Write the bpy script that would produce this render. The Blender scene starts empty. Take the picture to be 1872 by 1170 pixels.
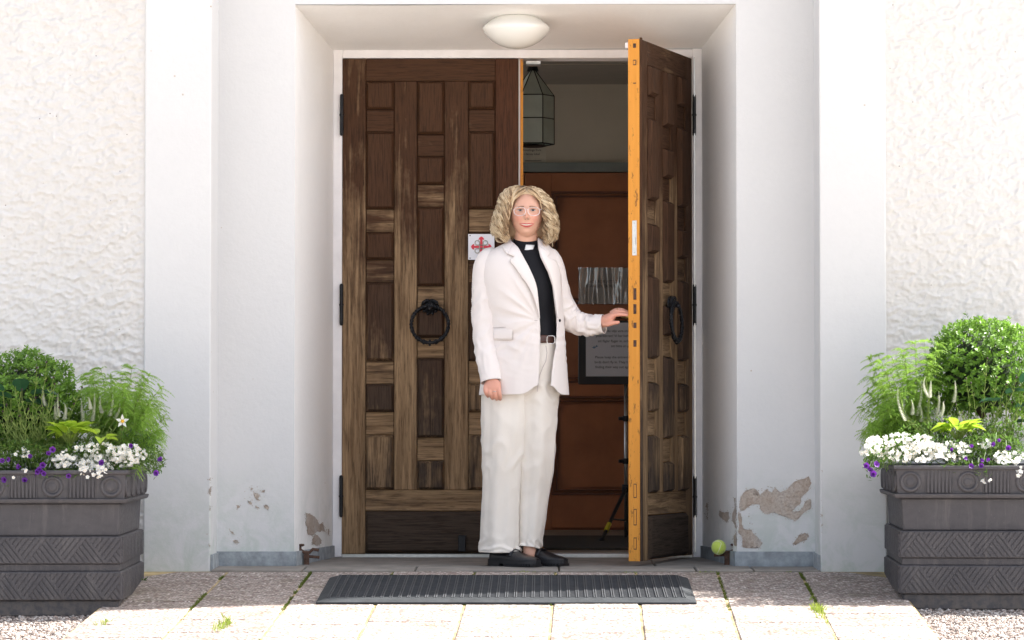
import bpy, bmesh, math, random
import numpy as np
from mathutils import Vector, Matrix, Euler
R = math.radians
random.seed(7)
rng = np.random.default_rng(7)
S = bpy.context.scene
COL = S.collection

# ------------------------------------------------------------------ camera, light, exposure
F = 6000.0 / 1872.0 * 36.0
CAM = Vector((0.0, -14.7, 0.571))
PITCH, YAW = math.atan(200 / 6000), math.atan(64 / 6000)
cd = bpy.data.cameras.new('camera'); cam = bpy.data.objects.new('camera', cd); COL.objects.link(cam)
cd.lens = F; cd.sensor_width = 36; cd.clip_end = 2000; cd.clip_start = 0.1
cam.location = CAM; cam.rotation_euler = Euler((R(90) + PITCH, 0, YAW))
cd.dof.use_dof = False
S.camera = cam
CR = cam.rotation_euler.to_matrix()
SUN_EL, SUN_AZ = R(47), R(15)            # azimuth measured from +X towards +Y (behind the facade)
w = bpy.data.worlds.new('World'); S.world = w; w.use_nodes = True
wn = w.node_tree; bg = wn.nodes['Background']
sk = wn.nodes.new('ShaderNodeTexSky'); sk.sky_type = 'NISHITA'; sk.sun_disc = False
sk.sun_elevation = SUN_EL; sk.sun_rotation = R(90) - SUN_AZ
sk.air_density = 0.75; sk.dust_density = 3.0; sk.ozone_density = 0.3
hs = wn.nodes.new('ShaderNodeHueSaturation'); hs.inputs['Saturation'].default_value = .52
wn.links.new(sk.outputs[0], hs.inputs['Color']); wn.links.new(hs.outputs[0], bg.inputs[0]); bg.inputs[1].default_value = 0.13
sl = bpy.data.lights.new('sun', 'SUN'); sl.energy = 5.0; sl.angle = R(0.5); sl.color = (1, .95, .89)
so = bpy.data.objects.new('sun', sl); COL.objects.link(so)
sdir = Vector((math.cos(SUN_EL) * math.cos(SUN_AZ), math.cos(SUN_EL) * math.sin(SUN_AZ), math.sin(SUN_EL)))
so.rotation_euler = sdir.to_track_quat('Z', 'Y').to_euler(); so.location = (6, 3, 8)
S.view_settings.view_transform = 'Standard'; S.view_settings.look = 'None'
S.view_settings.gamma = 1; S.view_settings.exposure = 1.72

def at(px, py, Y):
    """a photograph direction taken to the world plane at depth Y"""
    d = CR @ Vector(((px - 936) / 6000, (585 - py) / 6000, -1))
    t = (Y - CAM.y) / d.y
    return CAM + d * t

# ------------------------------------------------------------------ noise (vectorised gradient noise)
_perm = np.random.default_rng(3).permutation(512)
_perm = np.concatenate([_perm, _perm, _perm])
_g = np.random.default_rng(4).normal(size=(512, 3)); _g /= np.linalg.norm(_g, axis=1)[:, None]
def noise(p):
    p = np.asarray(p, float); i = np.floor(p).astype(int); f = p - i
    u = f * f * f * (f * (f * 6 - 15) + 10)
    r = 0
    for dx in (0, 1):
        for dy in (0, 1):
            for dz in (0, 1):
                h = _perm[(_perm[(_perm[(i[..., 0] + dx) & 511] + i[..., 1] + dy) & 511] + i[..., 2] + dz) & 511]
                gv = _g[h]; v = np.stack([f[..., 0] - dx, f[..., 1] - dy, f[..., 2] - dz], -1)
                wgt = (u[..., 0] if dx else 1 - u[..., 0]) * (u[..., 1] if dy else 1 - u[..., 1]) * (u[..., 2] if dz else 1 - u[..., 2])
                r = r + wgt * (gv * v).sum(-1)
    return r
def fbm(p, o=3):
    p = np.asarray(p, float); r = 0; a = 1
    for k in range(o): r = r + a * noise(p * 2 ** k + 17 * k); a *= .5
    return r

# ------------------------------------------------------------------ objects
def tag(o, label=None, cat=None, group=None, kind=None):
    if label: o['label'] = label
    if cat: o['category'] = cat
    if group: o['group'] = group
    if kind: o['kind'] = kind
    return o
def thing(name, label, cat, loc=(0, 0, 0), rz=0, group=None):
    o = bpy.data.objects.new(name, None); COL.objects.link(o); o.empty_display_size = .1
    o.location = loc; o.rotation_euler = (0, 0, rz)
    return tag(o, label, cat, group)
def wloc(o):
    v = Vector((0, 0, 0))
    while o is not None: v += o.location; o = o.parent
    return v
class MB:
    def __init__(s): s.v = []; s.f = []; s.c = []
    def add(s, v, f):
        n = len(s.v); s.v.extend([tuple(x) for x in v]); s.f.extend([tuple(i + n for i in q) for q in f]); return s
    def box(s, x0, x1, y0, y1, z0, z1, ch=0.0):
        if ch <= 0:
            v = [(x0, y0, z0), (x1, y0, z0), (x1, y1, z0), (x0, y1, z0), (x0, y0, z1), (x1, y0, z1), (x1, y1, z1), (x0, y1, z1)]
            return s.add(v, [(0, 3, 2, 1), (4, 5, 6, 7), (0, 1, 5, 4), (1, 2, 6, 5), (2, 3, 7, 6), (3, 0, 4, 7)])
        bm = bmesh.new(); bmesh.ops.create_cube(bm, size=1)
        for q in bm.verts: q.co = Vector(((x0 + x1) / 2 + q.co.x * (x1 - x0), (y0 + y1) / 2 + q.co.y * (y1 - y0), (z0 + z1) / 2 + q.co.z * (z1 - z0)))
        bmesh.ops.bevel(bm, geom=bm.edges[:], offset=ch, segments=1, affect='EDGES')
        bm.verts.index_update(); s.add([q.co for q in bm.verts], [[q.index for q in f.verts] for f in bm.faces]); bm.free(); return s
    def panel(s, x0, x1, z0, z1, yb, yf, bev):
        """a raised field: back at yb, front face at yf, sloping margins of width bev"""
        v = [(x0, yb, z0), (x1, yb, z0), (x1, yb, z1), (x0, yb, z1)]
        m = yb + (yf - yb) * .55
        v += [(x0, m, z0), (x1, m, z0), (x1, m, z1), (x0, m, z1)]
        v += [(x0 + bev, yf, z0 + bev), (x1 - bev, yf, z0 + bev), (x1 - bev, yf, z1 - bev), (x0 + bev, yf, z1 - bev)]
        f = [(8, 9, 10, 11), (3, 2, 1, 0)]
        for k in range(4):
            j = (k + 1) % 4; f += [(k, j, 4 + j, 4 + k), (4 + k, 4 + j, 8 + j, 8 + k)]
        return s.add(v, f)
    def prism(s, poly, y0, y1, axis='y'):
        n = len(poly)
        if axis == 'y': v = [(a, y0, b) for a, b in poly] + [(a, y1, b) for a, b in poly]
        elif axis == 'z': v = [(a, b, y0) for a, b in poly] + [(a, b, y1) for a, b in poly]
        else: v = [(y0, a, b) for a, b in poly] + [(y1, a, b) for a, b in poly]
        return s.add(v, [tuple(range(n)), tuple(range(2 * n - 1, n - 1, -1))] + [(k, n + k, n + (k + 1) % n, (k + 1) % n) for k in range(n)])
    def tube(s, pts, r, n=8, closed=False, cap=True, flat=1.0, twist=0, up=None):
        pts = [Vector(p) for p in pts]; m = len(pts)
        rr = r if hasattr(r, '__len__') else [r] * m
        T = []
        for k in range(m):
            a = pts[(k - 1) % m] if (closed or k > 0) else pts[k]; b = pts[(k + 1) % m] if (closed or k < m - 1) else pts[k]
            d = b - a; T.append(d.normalized() if d.length > 1e-9 else Vector((0, 0, 1)))
        nrm = T[0].orthogonal().normalized() if up is None else (Vector(up) - T[0] * T[0].dot(Vector(up))).normalized()
        v = []
        for k in range(m):
            nrm = (nrm - T[k] * T[k].dot(nrm))
            nrm = nrm.normalized() if nrm.length > 1e-6 else T[k].orthogonal().normalized()
            bn = T[k].cross(nrm)
            for j in range(n):
                a = 2 * math.pi * j / n + twist * k
                v.append(pts[k] + nrm * math.cos(a) * rr[k] + bn * math.sin(a) * rr[k] * flat)
        f = []
        for k in range(m if closed else m - 1):
            k2 = (k + 1) % m
            for j in range(n): f.append((k * n + j, k * n + (j + 1) % n, k2 * n + (j + 1) % n, k2 * n + j))
        if cap and not closed: f += [tuple(range(n - 1, -1, -1)), tuple((m - 1) * n + j for j in range(n))]
        return s.add(v, f)
    def lathe(s, prof, c=(0, 0, 0), n=32, axis='z', a0=0):
        v = []; m = len(prof)
        for r, h in prof:
            for j in range(n):
                a = a0 + 2 * math.pi * j / n; x, y = r * math.cos(a), r * math.sin(a)
                p = (x, y, h) if axis == 'z' else (x, h, y)
                v.append((c[0] + p[0], c[1] + p[1], c[2] + p[2]))
        f = [(k * n + j, k * n + (j + 1) % n, (k + 1) * n + (j + 1) % n, (k + 1) * n + j) for k in range(m - 1) for j in range(n)]
        return s.add(v, f)
    def grid(s, G, wrap=False, capends=False):
        G = np.asarray(G); a, b = G.shape[:2]; v = [tuple(x) for x in G.reshape(-1, 3)]
        f = [(i * b + j, i * b + (j + 1) % b, (i + 1) * b + (j + 1) % b, (i + 1) * b + j) for i in range(a - 1) for j in range(b if wrap else b - 1)]
        if capends: f += [tuple(range(b - 1, -1, -1)), tuple((a - 1) * b + j for j in range(b))]
        return s.add(v, f)
    def sphere(s, c, r, nu=12, nv=8):
        rx, ry, rz = (r if hasattr(r, '__len__') else (r, r, r)); G = []
        for i in range(nv + 1):
            ph = math.pi * i / nv
            G.append([(c[0] + rx * math.sin(ph) * math.cos(2 * math.pi * j / nu), c[1] + ry * math.sin(ph) * math.sin(2 * math.pi * j / nu), c[2] + rz * math.cos(ph)) for j in range(nu)])
        return s.grid(G, wrap=True)
    def build(s, name, mat, parent=None, smooth=False, world=True, bevel=0, solid=0, colors=None, fix=False, **kw):
        me = bpy.data.meshes.new(name)
        if s.v:
            V = np.array(s.v, dtype=float)
            if parent is not None and world: V = V - np.array(wloc(parent))
            me.from_pydata(V.tolist(), [], s.f)
        if fix:
            bm = bmesh.new(); bm.from_mesh(me); bmesh.ops.remove_doubles(bm, verts=bm.verts[:], dist=1e-5); bmesh.ops.recalc_face_normals(bm, faces=bm.faces[:]); bm.to_mesh(me); bm.free()
        me.materials.append(mat)
        if smooth: me.polygons.foreach_set('use_smooth', [True] * len(me.polygons))
        if colors is not None:
            at_ = me.color_attributes.new('tone', 'FLOAT_COLOR', 'POINT')
            at_.data.foreach_set('color', np.repeat(np.asarray(colors, float)[:, None], 4, 1).ravel())
        o = bpy.data.objects.new(name, me); COL.objects.link(o)
        if parent is not None: o.parent = parent
        if bevel:
            m = o.modifiers.new('b', 'BEVEL'); m.width = bevel; m.segments = 2; m.limit_method = 'ANGLE'; m.angle_limit = R(40)
        if solid:
            m = o.modifiers.new('s', 'SOLIDIFY'); m.thickness = solid; m.offset = 0
        tag(o, **kw)
        return o
def inst(name, src, parent, loc=(0, 0, 0), rot=(0, 0, 0), sc=(1, 1, 1), **kw):
    o = bpy.data.objects.new(name, src.data if hasattr(src, 'data') else src); COL.objects.link(o)
    if parent is not None: o.parent = parent
    o.location = loc; o.rotation_euler = rot; o.scale = sc
    return tag(o, **kw)
def remesh(o, size, smooth_it=0):
    m = o.modifiers.new('r', 'REMESH'); m.mode = 'VOXEL'; m.voxel_size = size; m.use_smooth_shade = True
    if smooth_it:
        q = o.modifiers.new('sm', 'SMOOTH'); q.iterations = smooth_it; q.factor = .5
    dg = bpy.context.evaluated_depsgraph_get(); dg.update()
    me = bpy.data.meshes.new_from_object(o.evaluated_get(dg)); o.modifiers.clear(); o.data = me
    me.polygons.foreach_set('use_smooth', [True] * len(me.polygons))

# ------------------------------------------------------------------ materials
class N:
    def __init__(s, name):
        s.m = bpy.data.materials.new(name); s.m.use_nodes = True; s.t = s.m.node_tree
        s.b = s.t.nodes['Principled BSDF']; s.out = s.t.nodes['Material Output']
        s.tc = s.t.nodes.new('ShaderNodeTexCoord')
    def new(s, ty, **k):
        n = s.t.nodes.new('ShaderNode' + ty)
        for a, b in k.items(): setattr(n, a, b)
        return n
    def set(s, sock, val):
        if hasattr(val, 'is_output') or isinstance(val, bpy.types.NodeSocket): s.t.links.new(val, sock)
        elif hasattr(val, '__len__') and len(val) == 3 and sock.type == 'RGBA': sock.default_value = (*val, 1)
        else: sock.default_value = val
    def co(s, scale=(1, 1, 1), loc=(0, 0, 0), src='Object', base=None):
        n = s.new('Mapping'); s.set(n.inputs[0], base or s.tc.outputs[src]); n.inputs['Scale'].default_value = scale; s.set(n.inputs['Location'], loc); return n.outputs[0]
    def noise(s, scale, detail=3, rough=.5, vec=None, dist=0):
        n = s.new('TexNoise'); s.set(n.inputs['Vector'], vec or s.tc.outputs['Object']); n.inputs['Scale'].default_value = scale
        n.inputs['Detail'].default_value = detail; n.inputs['Roughness'].default_value = rough; n.inputs['Distortion'].default_value = dist; return n.outputs['Fac']
    def voro(s, scale, vec=None, feature='F1', out='Distance'):
        n = s.new('TexVoronoi', feature=feature); s.set(n.inputs['Vector'], vec or s.tc.outputs['Object']); n.inputs['Scale'].default_value = scale; return n.outputs[out]
    def ramp(s, fac, stops, interp='LINEAR'):
        n = s.new('ValToRGB'); n.color_ramp.interpolation = interp; e = n.color_ramp.elements
        while len(e) < len(stops): e.new(.5)
        for k, (p, c) in enumerate(stops):
            e[k].position = p; e[k].color = (*c, 1) if hasattr(c, '__len__') else (c, c, c, 1)
        s.set(n.inputs[0], fac); return n.outputs[0]
    def mix(s, fac, a, b, mode='MIX'):
        n = s.new('Mix', data_type='RGBA', blend_type=mode); s.set(n.inputs[0], fac); s.set(n.inputs[6], a); s.set(n.inputs[7], b); return n.outputs[2]
    def math(s, op, a, b=0, clamp=False):
        n = s.new('Math', operation=op, use_clamp=clamp); s.set(n.inputs[0], a); s.set(n.inputs[1], b); return n.outputs[0]
    def sep(s, v=None):
        n = s.new('SeparateXYZ'); s.set(n.inputs[0], v or s.tc.outputs['Object']); return n.outputs
    def bump(s, h, strength=.5, dist=.01, prev=None):
        n = s.new('Bump'); s.set(n.inputs['Height'], h); n.inputs['Strength'].default_value = strength; n.inputs['Distance'].default_value = dist
        if prev: s.set(n.inputs['Normal'], prev)
        s.set(s.b.inputs['Normal'], n.outputs[0]); return n.outputs[0]
    def fin(s, col=None, rough=.6, metal=0, spec=.5):
        if col is not None: s.set(s.b.inputs['Base Color'], col)
        s.set(s.b.inputs['Roughness'], rough); s.set(s.b.inputs['Metallic'], metal); s.b.inputs['Specular IOR Level'].default_value = spec
        return s.m
def simple(name, col, rough=.6, metal=0, var=.15, vs=8, bump=0, bs=60, spec=.5, src='Object'):
    n = N(name); f = n.noise(vs, 4, .6)
    c = n.mix(n.ramp(f, [(.3, 0.0), (.7, 1.0)]), tuple(x * (1 - var) for x in col), tuple(min(1, x * (1 + var)) for x in col))
    if bump: n.bump(n.noise(bs, 4, .6), bump, .004)
    return n.fin(c, rough, metal, spec)
def wallmat(name, base, stain=.5, warm=0):
    """smooth lime plaster with faint mottling, damp green-grey marks low down and tiny chips"""
    n = N(name); z = n.sep(n.tc.outputs['Object'])[2]
    big = n.noise(1.6, 4, .6); fine = n.noise(45, 5, .65)
    c = n.mix(n.ramp(big, [(.35, 0.), (.7, 1.)]), tuple(x * .965 for x in base), base)
    c = n.mix(n.ramp(fine, [(.3, .35), (.6, 0.)]), c, tuple(x * .93 for x in base))
    lo = n.math('MULTIPLY', n.ramp(n.math('ADD', z, n.math('MULTIPLY', n.noise(5, 5, .7), .35)), [(.0, 1.0), (.62, 0.)]), stain)
    pat = n.ramp(n.noise(9, 6, .7, dist=.6), [(.42, 0.), (.6, 1.)])
    c = n.mix(n.math('MULTIPLY', lo, pat), c, (.49, .545, .49))
    ch = n.ramp(n.voro(9), [(.03, 1.), (.045, 0.)]); rr = n.ramp(n.noise(3.3, 2), [(.56, 0.), (.6, 1.)])
    c = n.mix(n.math('MULTIPLY', ch, rr), c, (.45, .38, .3))
    h = n.math('ADD', n.math('MULTIPLY', fine, .5), n.noise(7, 5, .6))
    n.bump(h, .35, .006)
    return n.fin(c, .85, 0, .25)
def stucco():
    n = N('rough_plaster'); base = (.67, .66, .64)
    b = n.noise(2, 3); c = n.mix(n.ramp(b, [(.35, 0.), (.65, 1.)]), (.665, .645, .615), base)
    sp = n.math('MULTIPLY', n.ramp(n.voro(38), [(.07, 1.), (.12, 0.)]), n.ramp(n.noise(13, 3, .6), [(.60, 0.), (.64, 1.)]))
    c = n.mix(sp, c, (.16, .13, .11))  # dark specks coloured in for the shade of small holes
    n.bump(n.noise(60, 6, .7), .55, .006)
    return n.fin(c, .9, 0, .2)
def wood(name, along='z', dark=0.0, red=0.0):
    """weathered oak: brown stain kept at the top, bleached bare grain lower down"""
    n = N(name); oi = n.new('ObjectInfo'); rnd = oi.outputs['Random']
    off = n.new('CombineXYZ'); n.set(off.inputs[0], n.math('MULTIPLY', rnd, 7)); n.set(off.inputs[2], n.math('MULTIPLY', rnd, 13))
    sc = (38, 38, 2.2) if along == 'z' else (2.2, 38, 38)
    add = n.new('VectorMath', operation='ADD'); n.set(add.inputs[0], n.tc.outputs['Object']); n.set(add.inputs[1], off.outputs[0])
    gv = n.co(sc, base=add.outputs[0]); fv = n.co(tuple(x * 4 for x in sc), base=add.outputs[0])
    g = n.noise(1, 5, .65, gv, .9); fg = n.noise(1, 5, .7, fv, .4)
    z = n.sep(n.tc.outputs['Object'])[2]; patch = n.noise(3.2, 5, .65, n.co((1.3, 1.3, .8) if along == 'z' else (.8, 1, 1.3), base=add.outputs[0]))
    zz = n.new('MapRange'); n.set(zz.inputs[0], z); zz.inputs[1].default_value = 2.0; zz.inputs[2].default_value = .45; zz.inputs[3].default_value = -.62; zz.inputs[4].default_value = .38
    zfoot = n.new('MapRange'); n.set(zfoot.inputs[0], z); zfoot.inputs[1].default_value = .42; zfoot.inputs[2].default_value = .0; zfoot.inputs[3].default_value = 0; zfoot.inputs[4].default_value = -.60
    e = n.math('ADD', n.math('ADD', zz.outputs[0], n.math('MULTIPLY', patch, 1.35)), n.math('MULTIPLY', g, .75))
    e = n.math('ADD', e, n.math('ADD', n.math('MULTIPLY', n.math('SUBTRACT', rnd, .5), .28), zfoot.outputs[0]))
    e = n.math('SUBTRACT', e, dark)
    stain = n.mix(fg, (.030 + red * .02, .014, .007), (.098 + red * .05, .044, .020))
    zg = n.new('MapRange'); n.set(zg.inputs[0], n.math('ADD', z, n.math('MULTIPLY', patch, .6))); zg.inputs[1].default_value = 1.75; zg.inputs[2].default_value = .75
    stain = n.mix(n.math('MULTIPLY', zg.outputs[0], .85), stain, n.mix(fg, (.020, .016, .013), (.085, .062, .045)))
    bare = n.mix(n.ramp(g, [(.3, 0.), (.7, 1.)]), (.115, .066, .033), (.37, .245, .135))
    col = n.mix(n.ramp(e, [(.62, 0.), (1.32, 1.)]), stain, bare)
    pores = n.ramp(fg, [(.36, 1.), (.5, 0.)])
    col = n.mix(n.math('MULTIPLY', pores, .55), col, (.02, .012, .008))
    n.bump(n.math('ADD', n.math('MULTIPLY', fg, .6), g), .6, .003)
    return n.fin(col, n.ramp(fg, [(.3, .8), (.7, .6)]), 0, .18)
def leafmat(name, dark, lite, trans=.45, rough=.45):
    n = N(name); oi = n.new('Attribute', attribute_name='tone'); 
    f = n.math('ADD', n.math('MULTIPLY', oi.outputs['Fac'], .8), n.math('MULTIPLY', n.noise(9, 3), .2))
    c = n.mix(f, dark, lite); n.fin(c, rough, 0, .4)
    tr = n.new('BsdfTranslucent'); n.set(tr.inputs[0], n.mix(.5, c, tuple(min(1, x * 1.3) for x in lite)))
    mx = n.new('MixShader'); mx.inputs[0].default_value = trans
    n.t.links.new(n.b.outputs[0], mx.inputs[1]); n.t.links.new(tr.outputs[0], mx.inputs[2]); n.t.links.new(mx.outputs[0], n.out.inputs[0])
    return n.m
def fabric(name, col, weave=900, bump=.15, var=.03, rough=.85, sheen=.2):
    n = N(name); f = n.noise(14, 4, .6)
    c = n.mix(f, tuple(x * (1 - var) for x in col), tuple(min(1, x * (1 + var)) for x in col))
    n.bump(n.math('ADD', n.noise(weave, 2), n.math('MULTIPLY', n.noise(60, 3), .8)), bump, .002)
    n.fin(c, rough, 0, .2); n.b.inputs['Sheen Weight'].default_value = sheen; return n.m
def aggregate(name, tone, stain=True):
    n = N(name); oi = n.new('ObjectInfo').outputs['Random']
    v = n.new('TexVoronoi'); n.set(v.inputs['Vector'], n.tc.outputs['Object']); v.inputs['Scale'].default_value = 95
    rnd = n.sep(v.outputs['Color'])[0]
    c = n.ramp(rnd, [(0, (.12, .10, .09)), (.25, (.34, .26, .235)), (.5, (.30, .285, .27)), (.75, (.50, .46, .42)), (1, (.74, .71, .68))])
    c = n.mix(n.ramp(v.outputs['Distance'], [(.35, 0.), (.75, .75)]), c, (.19, .165, .15))
    c = n.mix(1.0, c, n.mix(oi, tuple(x * .86 for x in tone), tone), 'MULTIPLY')
    if stain:
        s = n.ramp(n.noise(4.5, 5, .65), [(.55, 0.), (.72, .7)])
        c = n.mix(s, c, (.13, .11, .07))
    n.bump(v.outputs['Distance'], .7, .004)
    return n.fin(c, .85, 0, .3)
M = {}
M['wall'] = wallmat('smooth_lime_plaster', (.665, .665, .66), 1.0)
M['stucco'] = stucco(); M['jamb'] = wallmat('reveal_plaster_lit', (.90, .89, .87), .5)  # reveal plaster coloured paler to stand in for bounce light
M['trim'] = simple('cracked_white_paint', (.84, .82, .82), .55, var=.06, vs=9, bump=.15, bs=90)
M['plinth'] = simple('grey_blue_plinth_paint', (.31, .34, .36), .8, var=.28, vs=22, bump=.5, bs=70)
def bare():
    n = N('bare_sandy_render'); a = n.noise(9, 5, .7); b = n.noise(90, 5, .7)
    c = n.ramp(a, [(.3, (.42, .32, .25)), (.5, (.55, .47, .40)), (.7, (.60, .56, .52))]); c = n.mix(n.ramp(b, [(.35, .5), (.6, 0.)]), c, (.26, .20, .16))
    n.bump(b, 1, .006); return n.fin(c, .95, 0, .2)
M['bare'] = bare()
M['wz'] = wood('oak_grain_upright', 'z'); M['wx'] = wood('oak_grain_level', 'x', .08)
M['wp'] = wood('oak_raised_panel', 'z', .66); M['wxk'] = wood('oak_kick_board', 'x', 1.1); M['wred'] = wood('oak_meeting_stile', 'z', .45, .25)
M['iron'] = simple('black_iron', (.018, .019, .022), .42, .6, .3, 30, .5, 120)
M['rust'] = simple('rusted_iron', (.10, .055, .038), .85, .2, .5, 60, .7, 160)
M['steel'] = simple('zinc_plate', (.55, .55, .53), .35, .9, .1, 40)
M['brass'] = simple('brass', (.62, .45, .16), .3, 1, .1, 30)
M['slab'] = simple('worn_concrete_step', (.235, .215, .19), .85, var=.22, vs=7, bump=.6, bs=110)
M['paver'] = aggregate('exposed_aggregate', (.98, .93, .90))
M['joint'] = simple('mossy_joint_sand', (.36, .28, .14), .95, var=.6, vs=7, bump=1, bs=150)
M['rubber'] = simple('black_rubber', (.036, .040, .044), .8, var=.25, vs=20, bump=.3, bs=150, spec=.25)
M['glass_opal'] = simple('opal_glass', (.80, .79, .74), .18, var=.01)
def clay():
    n = N('dark_fibre_clay'); a = n.noise(5, 6, .7); b = n.noise(42, 5, .7)
    c = n.mix(n.ramp(a, [(.3, 0.), (.7, 1.)]), (.046, .044, .050), (.074, .070, .074))
    drip = n.noise(1, 5, .7, n.co((26, 26, 3.2)), .6)
    c = n.mix(n.math('MULTIPLY', n.ramp(drip, [(.54, 0.), (.72, 1.)]), .45), c, (.145, .135, .13))
    z = n.sep(n.tc.outputs['Object'])[2]
    c = n.mix(n.math('MULTIPLY', n.ramp(n.math('ADD', z, n.math('MULTIPLY', b, .16)), [(.06, .8), (.20, 0.)]), n.ramp(b, [(.42, 0.), (.6, 1.)])), c, (.17, .145, .12))
    c = n.mix(n.ramp(n.voro(60), [(.05, .6), (.09, 0.)]), c, (.16, .15, .15))
    n.bump(n.math('ADD', b, n.math('MULTIPLY', a, .6)), .5, .004); return n.fin(c, n.ramp(b, [(.35, .5), (.7, .75)]), 0, .4)
M['planter'] = clay()
def orange():
    n = N('orange_oiled_edge'); g = n.noise(1, 5, .6, n.co((60, 60, 2.5)), .5)
    c = n.mix(g, (.56, .215, .028), (.78, .35, .060))
    m = n.math('MULTIPLY', n.ramp(n.noise(1, 5, .75, n.co((45, 45, 16))), [(.575, 0.), (.64, 1.)]), .8)
    c = n.mix(m, c, (.16, .07, .025)); n.bump(g, .3, .002); return n.fin(c, .55, 0, .2)
M['orange'] = orange()

# ================================================================== SETTING
# ground: one sheet, level behind the church, falling to the viewer in front
def ground_z(Y): return -.055 + .0718 * (max(min(Y, -.95), -16) + .95)
g = MB(); ys = [400, -.95, -16, -400]
g.grid([[(x, y, ground_z(y)) for x in (400, 3, -3, -400)] for y in ys])
n = N('gravel_ground'); v = n.new('TexVoronoi'); n.set(v.inputs['Vector'], n.tc.outputs['Object']); v.inputs['Scale'].default_value = 70
c = n.ramp(n.sep(v.outputs['Color'])[0], [(0, (.34, .31, .28)), (.5, (.58, .53, .48)), (1, (.74, .70, .65))]); n.bump(v.outputs['Distance'], .9, .01)
g.build('gravel_ground', n.fin(c, .9), kind='structure')

# the ramp of slabs
def ramp_z(Y): return -.013 + .0718 * (Y + .95)
TW = .015
def rampx(x, Y): return x + TW * (Y + 2.05)
path = tag(thing('paved_ramp', None, None, (0, -1, 0)), kind='structure')
b = MB(); G = []
for y in (-1.0, -14, -26):
    G.append([(rampx(x, y), y, (ramp_z(y) if y > -16 else ramp_z(-16)) - .005) for x in (1.40, -1.70)])
b.grid(G)
b.build('joint_bed', M['joint'], path)
JX = [-1.70, -1.345, -.996, -.656, -.316, .021, .355, .692, 1.035, 1.40]
def slab_poly(x0, x1, y0, y1, notch=None):
    P = [(x0, y0), (x1, y0), (x1, y1), (x0, y1)]
    if notch == 'R': P = [(x0, y0), (x1, y0), (x1, y1 - .22), (x1 - .16, y1), (x0, y1)]
    if notch == 'L': P = [(x0, y0), (x1, y0), (x1, y1), (x0 + .14, y1), (x0, y1 - .2)]
    return P
for c_ in range(9):
    x0, x1 = JX[c_], JX[c_ + 1]; off = [.02, .24, .0, .16, .05, .22, .02, .14, .0][c_]
    Y = -1.045; first = True
    while Y > -4.2:
        ln = .345 if not first else .30 - off * .6
        if first and c_ in (0, 8): ln = .30
        y1, y0 = Y, Y - ln
        gx = .0035 + .0015 * random.random(); a = slab_poly(x0 + gx, x1 - gx, y0 + gx * .6, y1 - gx * .6, ('L' if c_ == 0 else 'R' if c_ == 8 else None) if first else None)
        dz = random.uniform(-.002, .002); tl = random.uniform(-.004, .004); p = MB(); nn = len(a); cx = (x0 + x1) / 2
        V = []
        for e, h in ((0, -.05), (0, -.005), (.005, 0)):
            for (x, y) in a:
                my = (y0 + y1) / 2
                xx = x + (e if x < cx else -e); yy = y + (e if y < my else -e)
                V.append((rampx(xx, yy), yy, ramp_z(yy) + h + dz + tl * (xx - cx)))
        fs = [tuple(range(2 * nn, 3 * nn))]
        for L in (0, 1):
            for k in range(nn): fs.append((L * nn + k, L * nn + (k + 1) % nn, (L + 1) * nn + (k + 1) % nn, (L + 1) * nn + k))
        p.add(V, fs); p.build('paver', M['paver'], path)
        Y = y0; first = False
b = MB()      # nearer the viewer, out of frame: the same slabs as one mesh
for c_ in range(9):
    Y = -4.55
    while Y > -15:
        x0, x1 = JX[c_] + .006, JX[c_ + 1] - .006
        b.add([(rampx(x, y), y, ramp_z(y)) for x, y in ((x0, Y - .34), (x1, Y - .34), (x1, Y), (x0, Y))], [(0, 1, 2, 3)]); Y -= .35
b.build('nearer_pavers', M['paver'], path, kind='stuff')

# doorstep stones
st = tag(thing('doorstep', None, None, (0, -.5, 0)), kind='structure')
def sz(Y): return -.0135 * min(1, max(0, (-Y - .05) / 1.0))
def stone(x0, x1, y0, y1):
    g_ = .003; e = .004; x0 += g_; x1 -= g_; y0 += g_; y1 -= g_
    dz = random.uniform(-.0015, .0015); p = MB()
    V = [(x, y, sz(y) - .06) for x, y in ((x0, y0), (x1, y0), (x1, y1), (x0, y1))] + [(x, y, sz(y) - e + dz) for x, y in ((x0, y0), (x1, y0), (x1, y1), (x0, y1))] + [(x, y, sz(y) + dz) for x, y in ((x0 + e, y0 + e), (x1 - e, y0 + e), (x1 - e, y1 - e), (x0 + e, y1 - e))]
    fs = [(8, 9, 10, 11)] + [(L * 4 + k, L * 4 + (k + 1) % 4, L * 4 + 4 + (k + 1) % 4, L * 4 + 4 + k) for L in (0, 1) for k in range(4)]
    p.add(V, fs); p.build('step_stone', M['slab'], st)
for a, b_ in zip((-1.40, -1.02, -.55, .05, .62, .86), (-1.02, -.55, .05, .62, .86, 1.14)): stone(a, b_, -1.035, -.74)
for a, b_ in zip((-1.07, -.25, .46), (-.25, .46, .80)): stone(a, b_, -.74, -.02)
MB().box(-1.4, 1.14, -1.04, .0, -.2, -.035).build('joint_bed', M['joint'], st)

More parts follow.
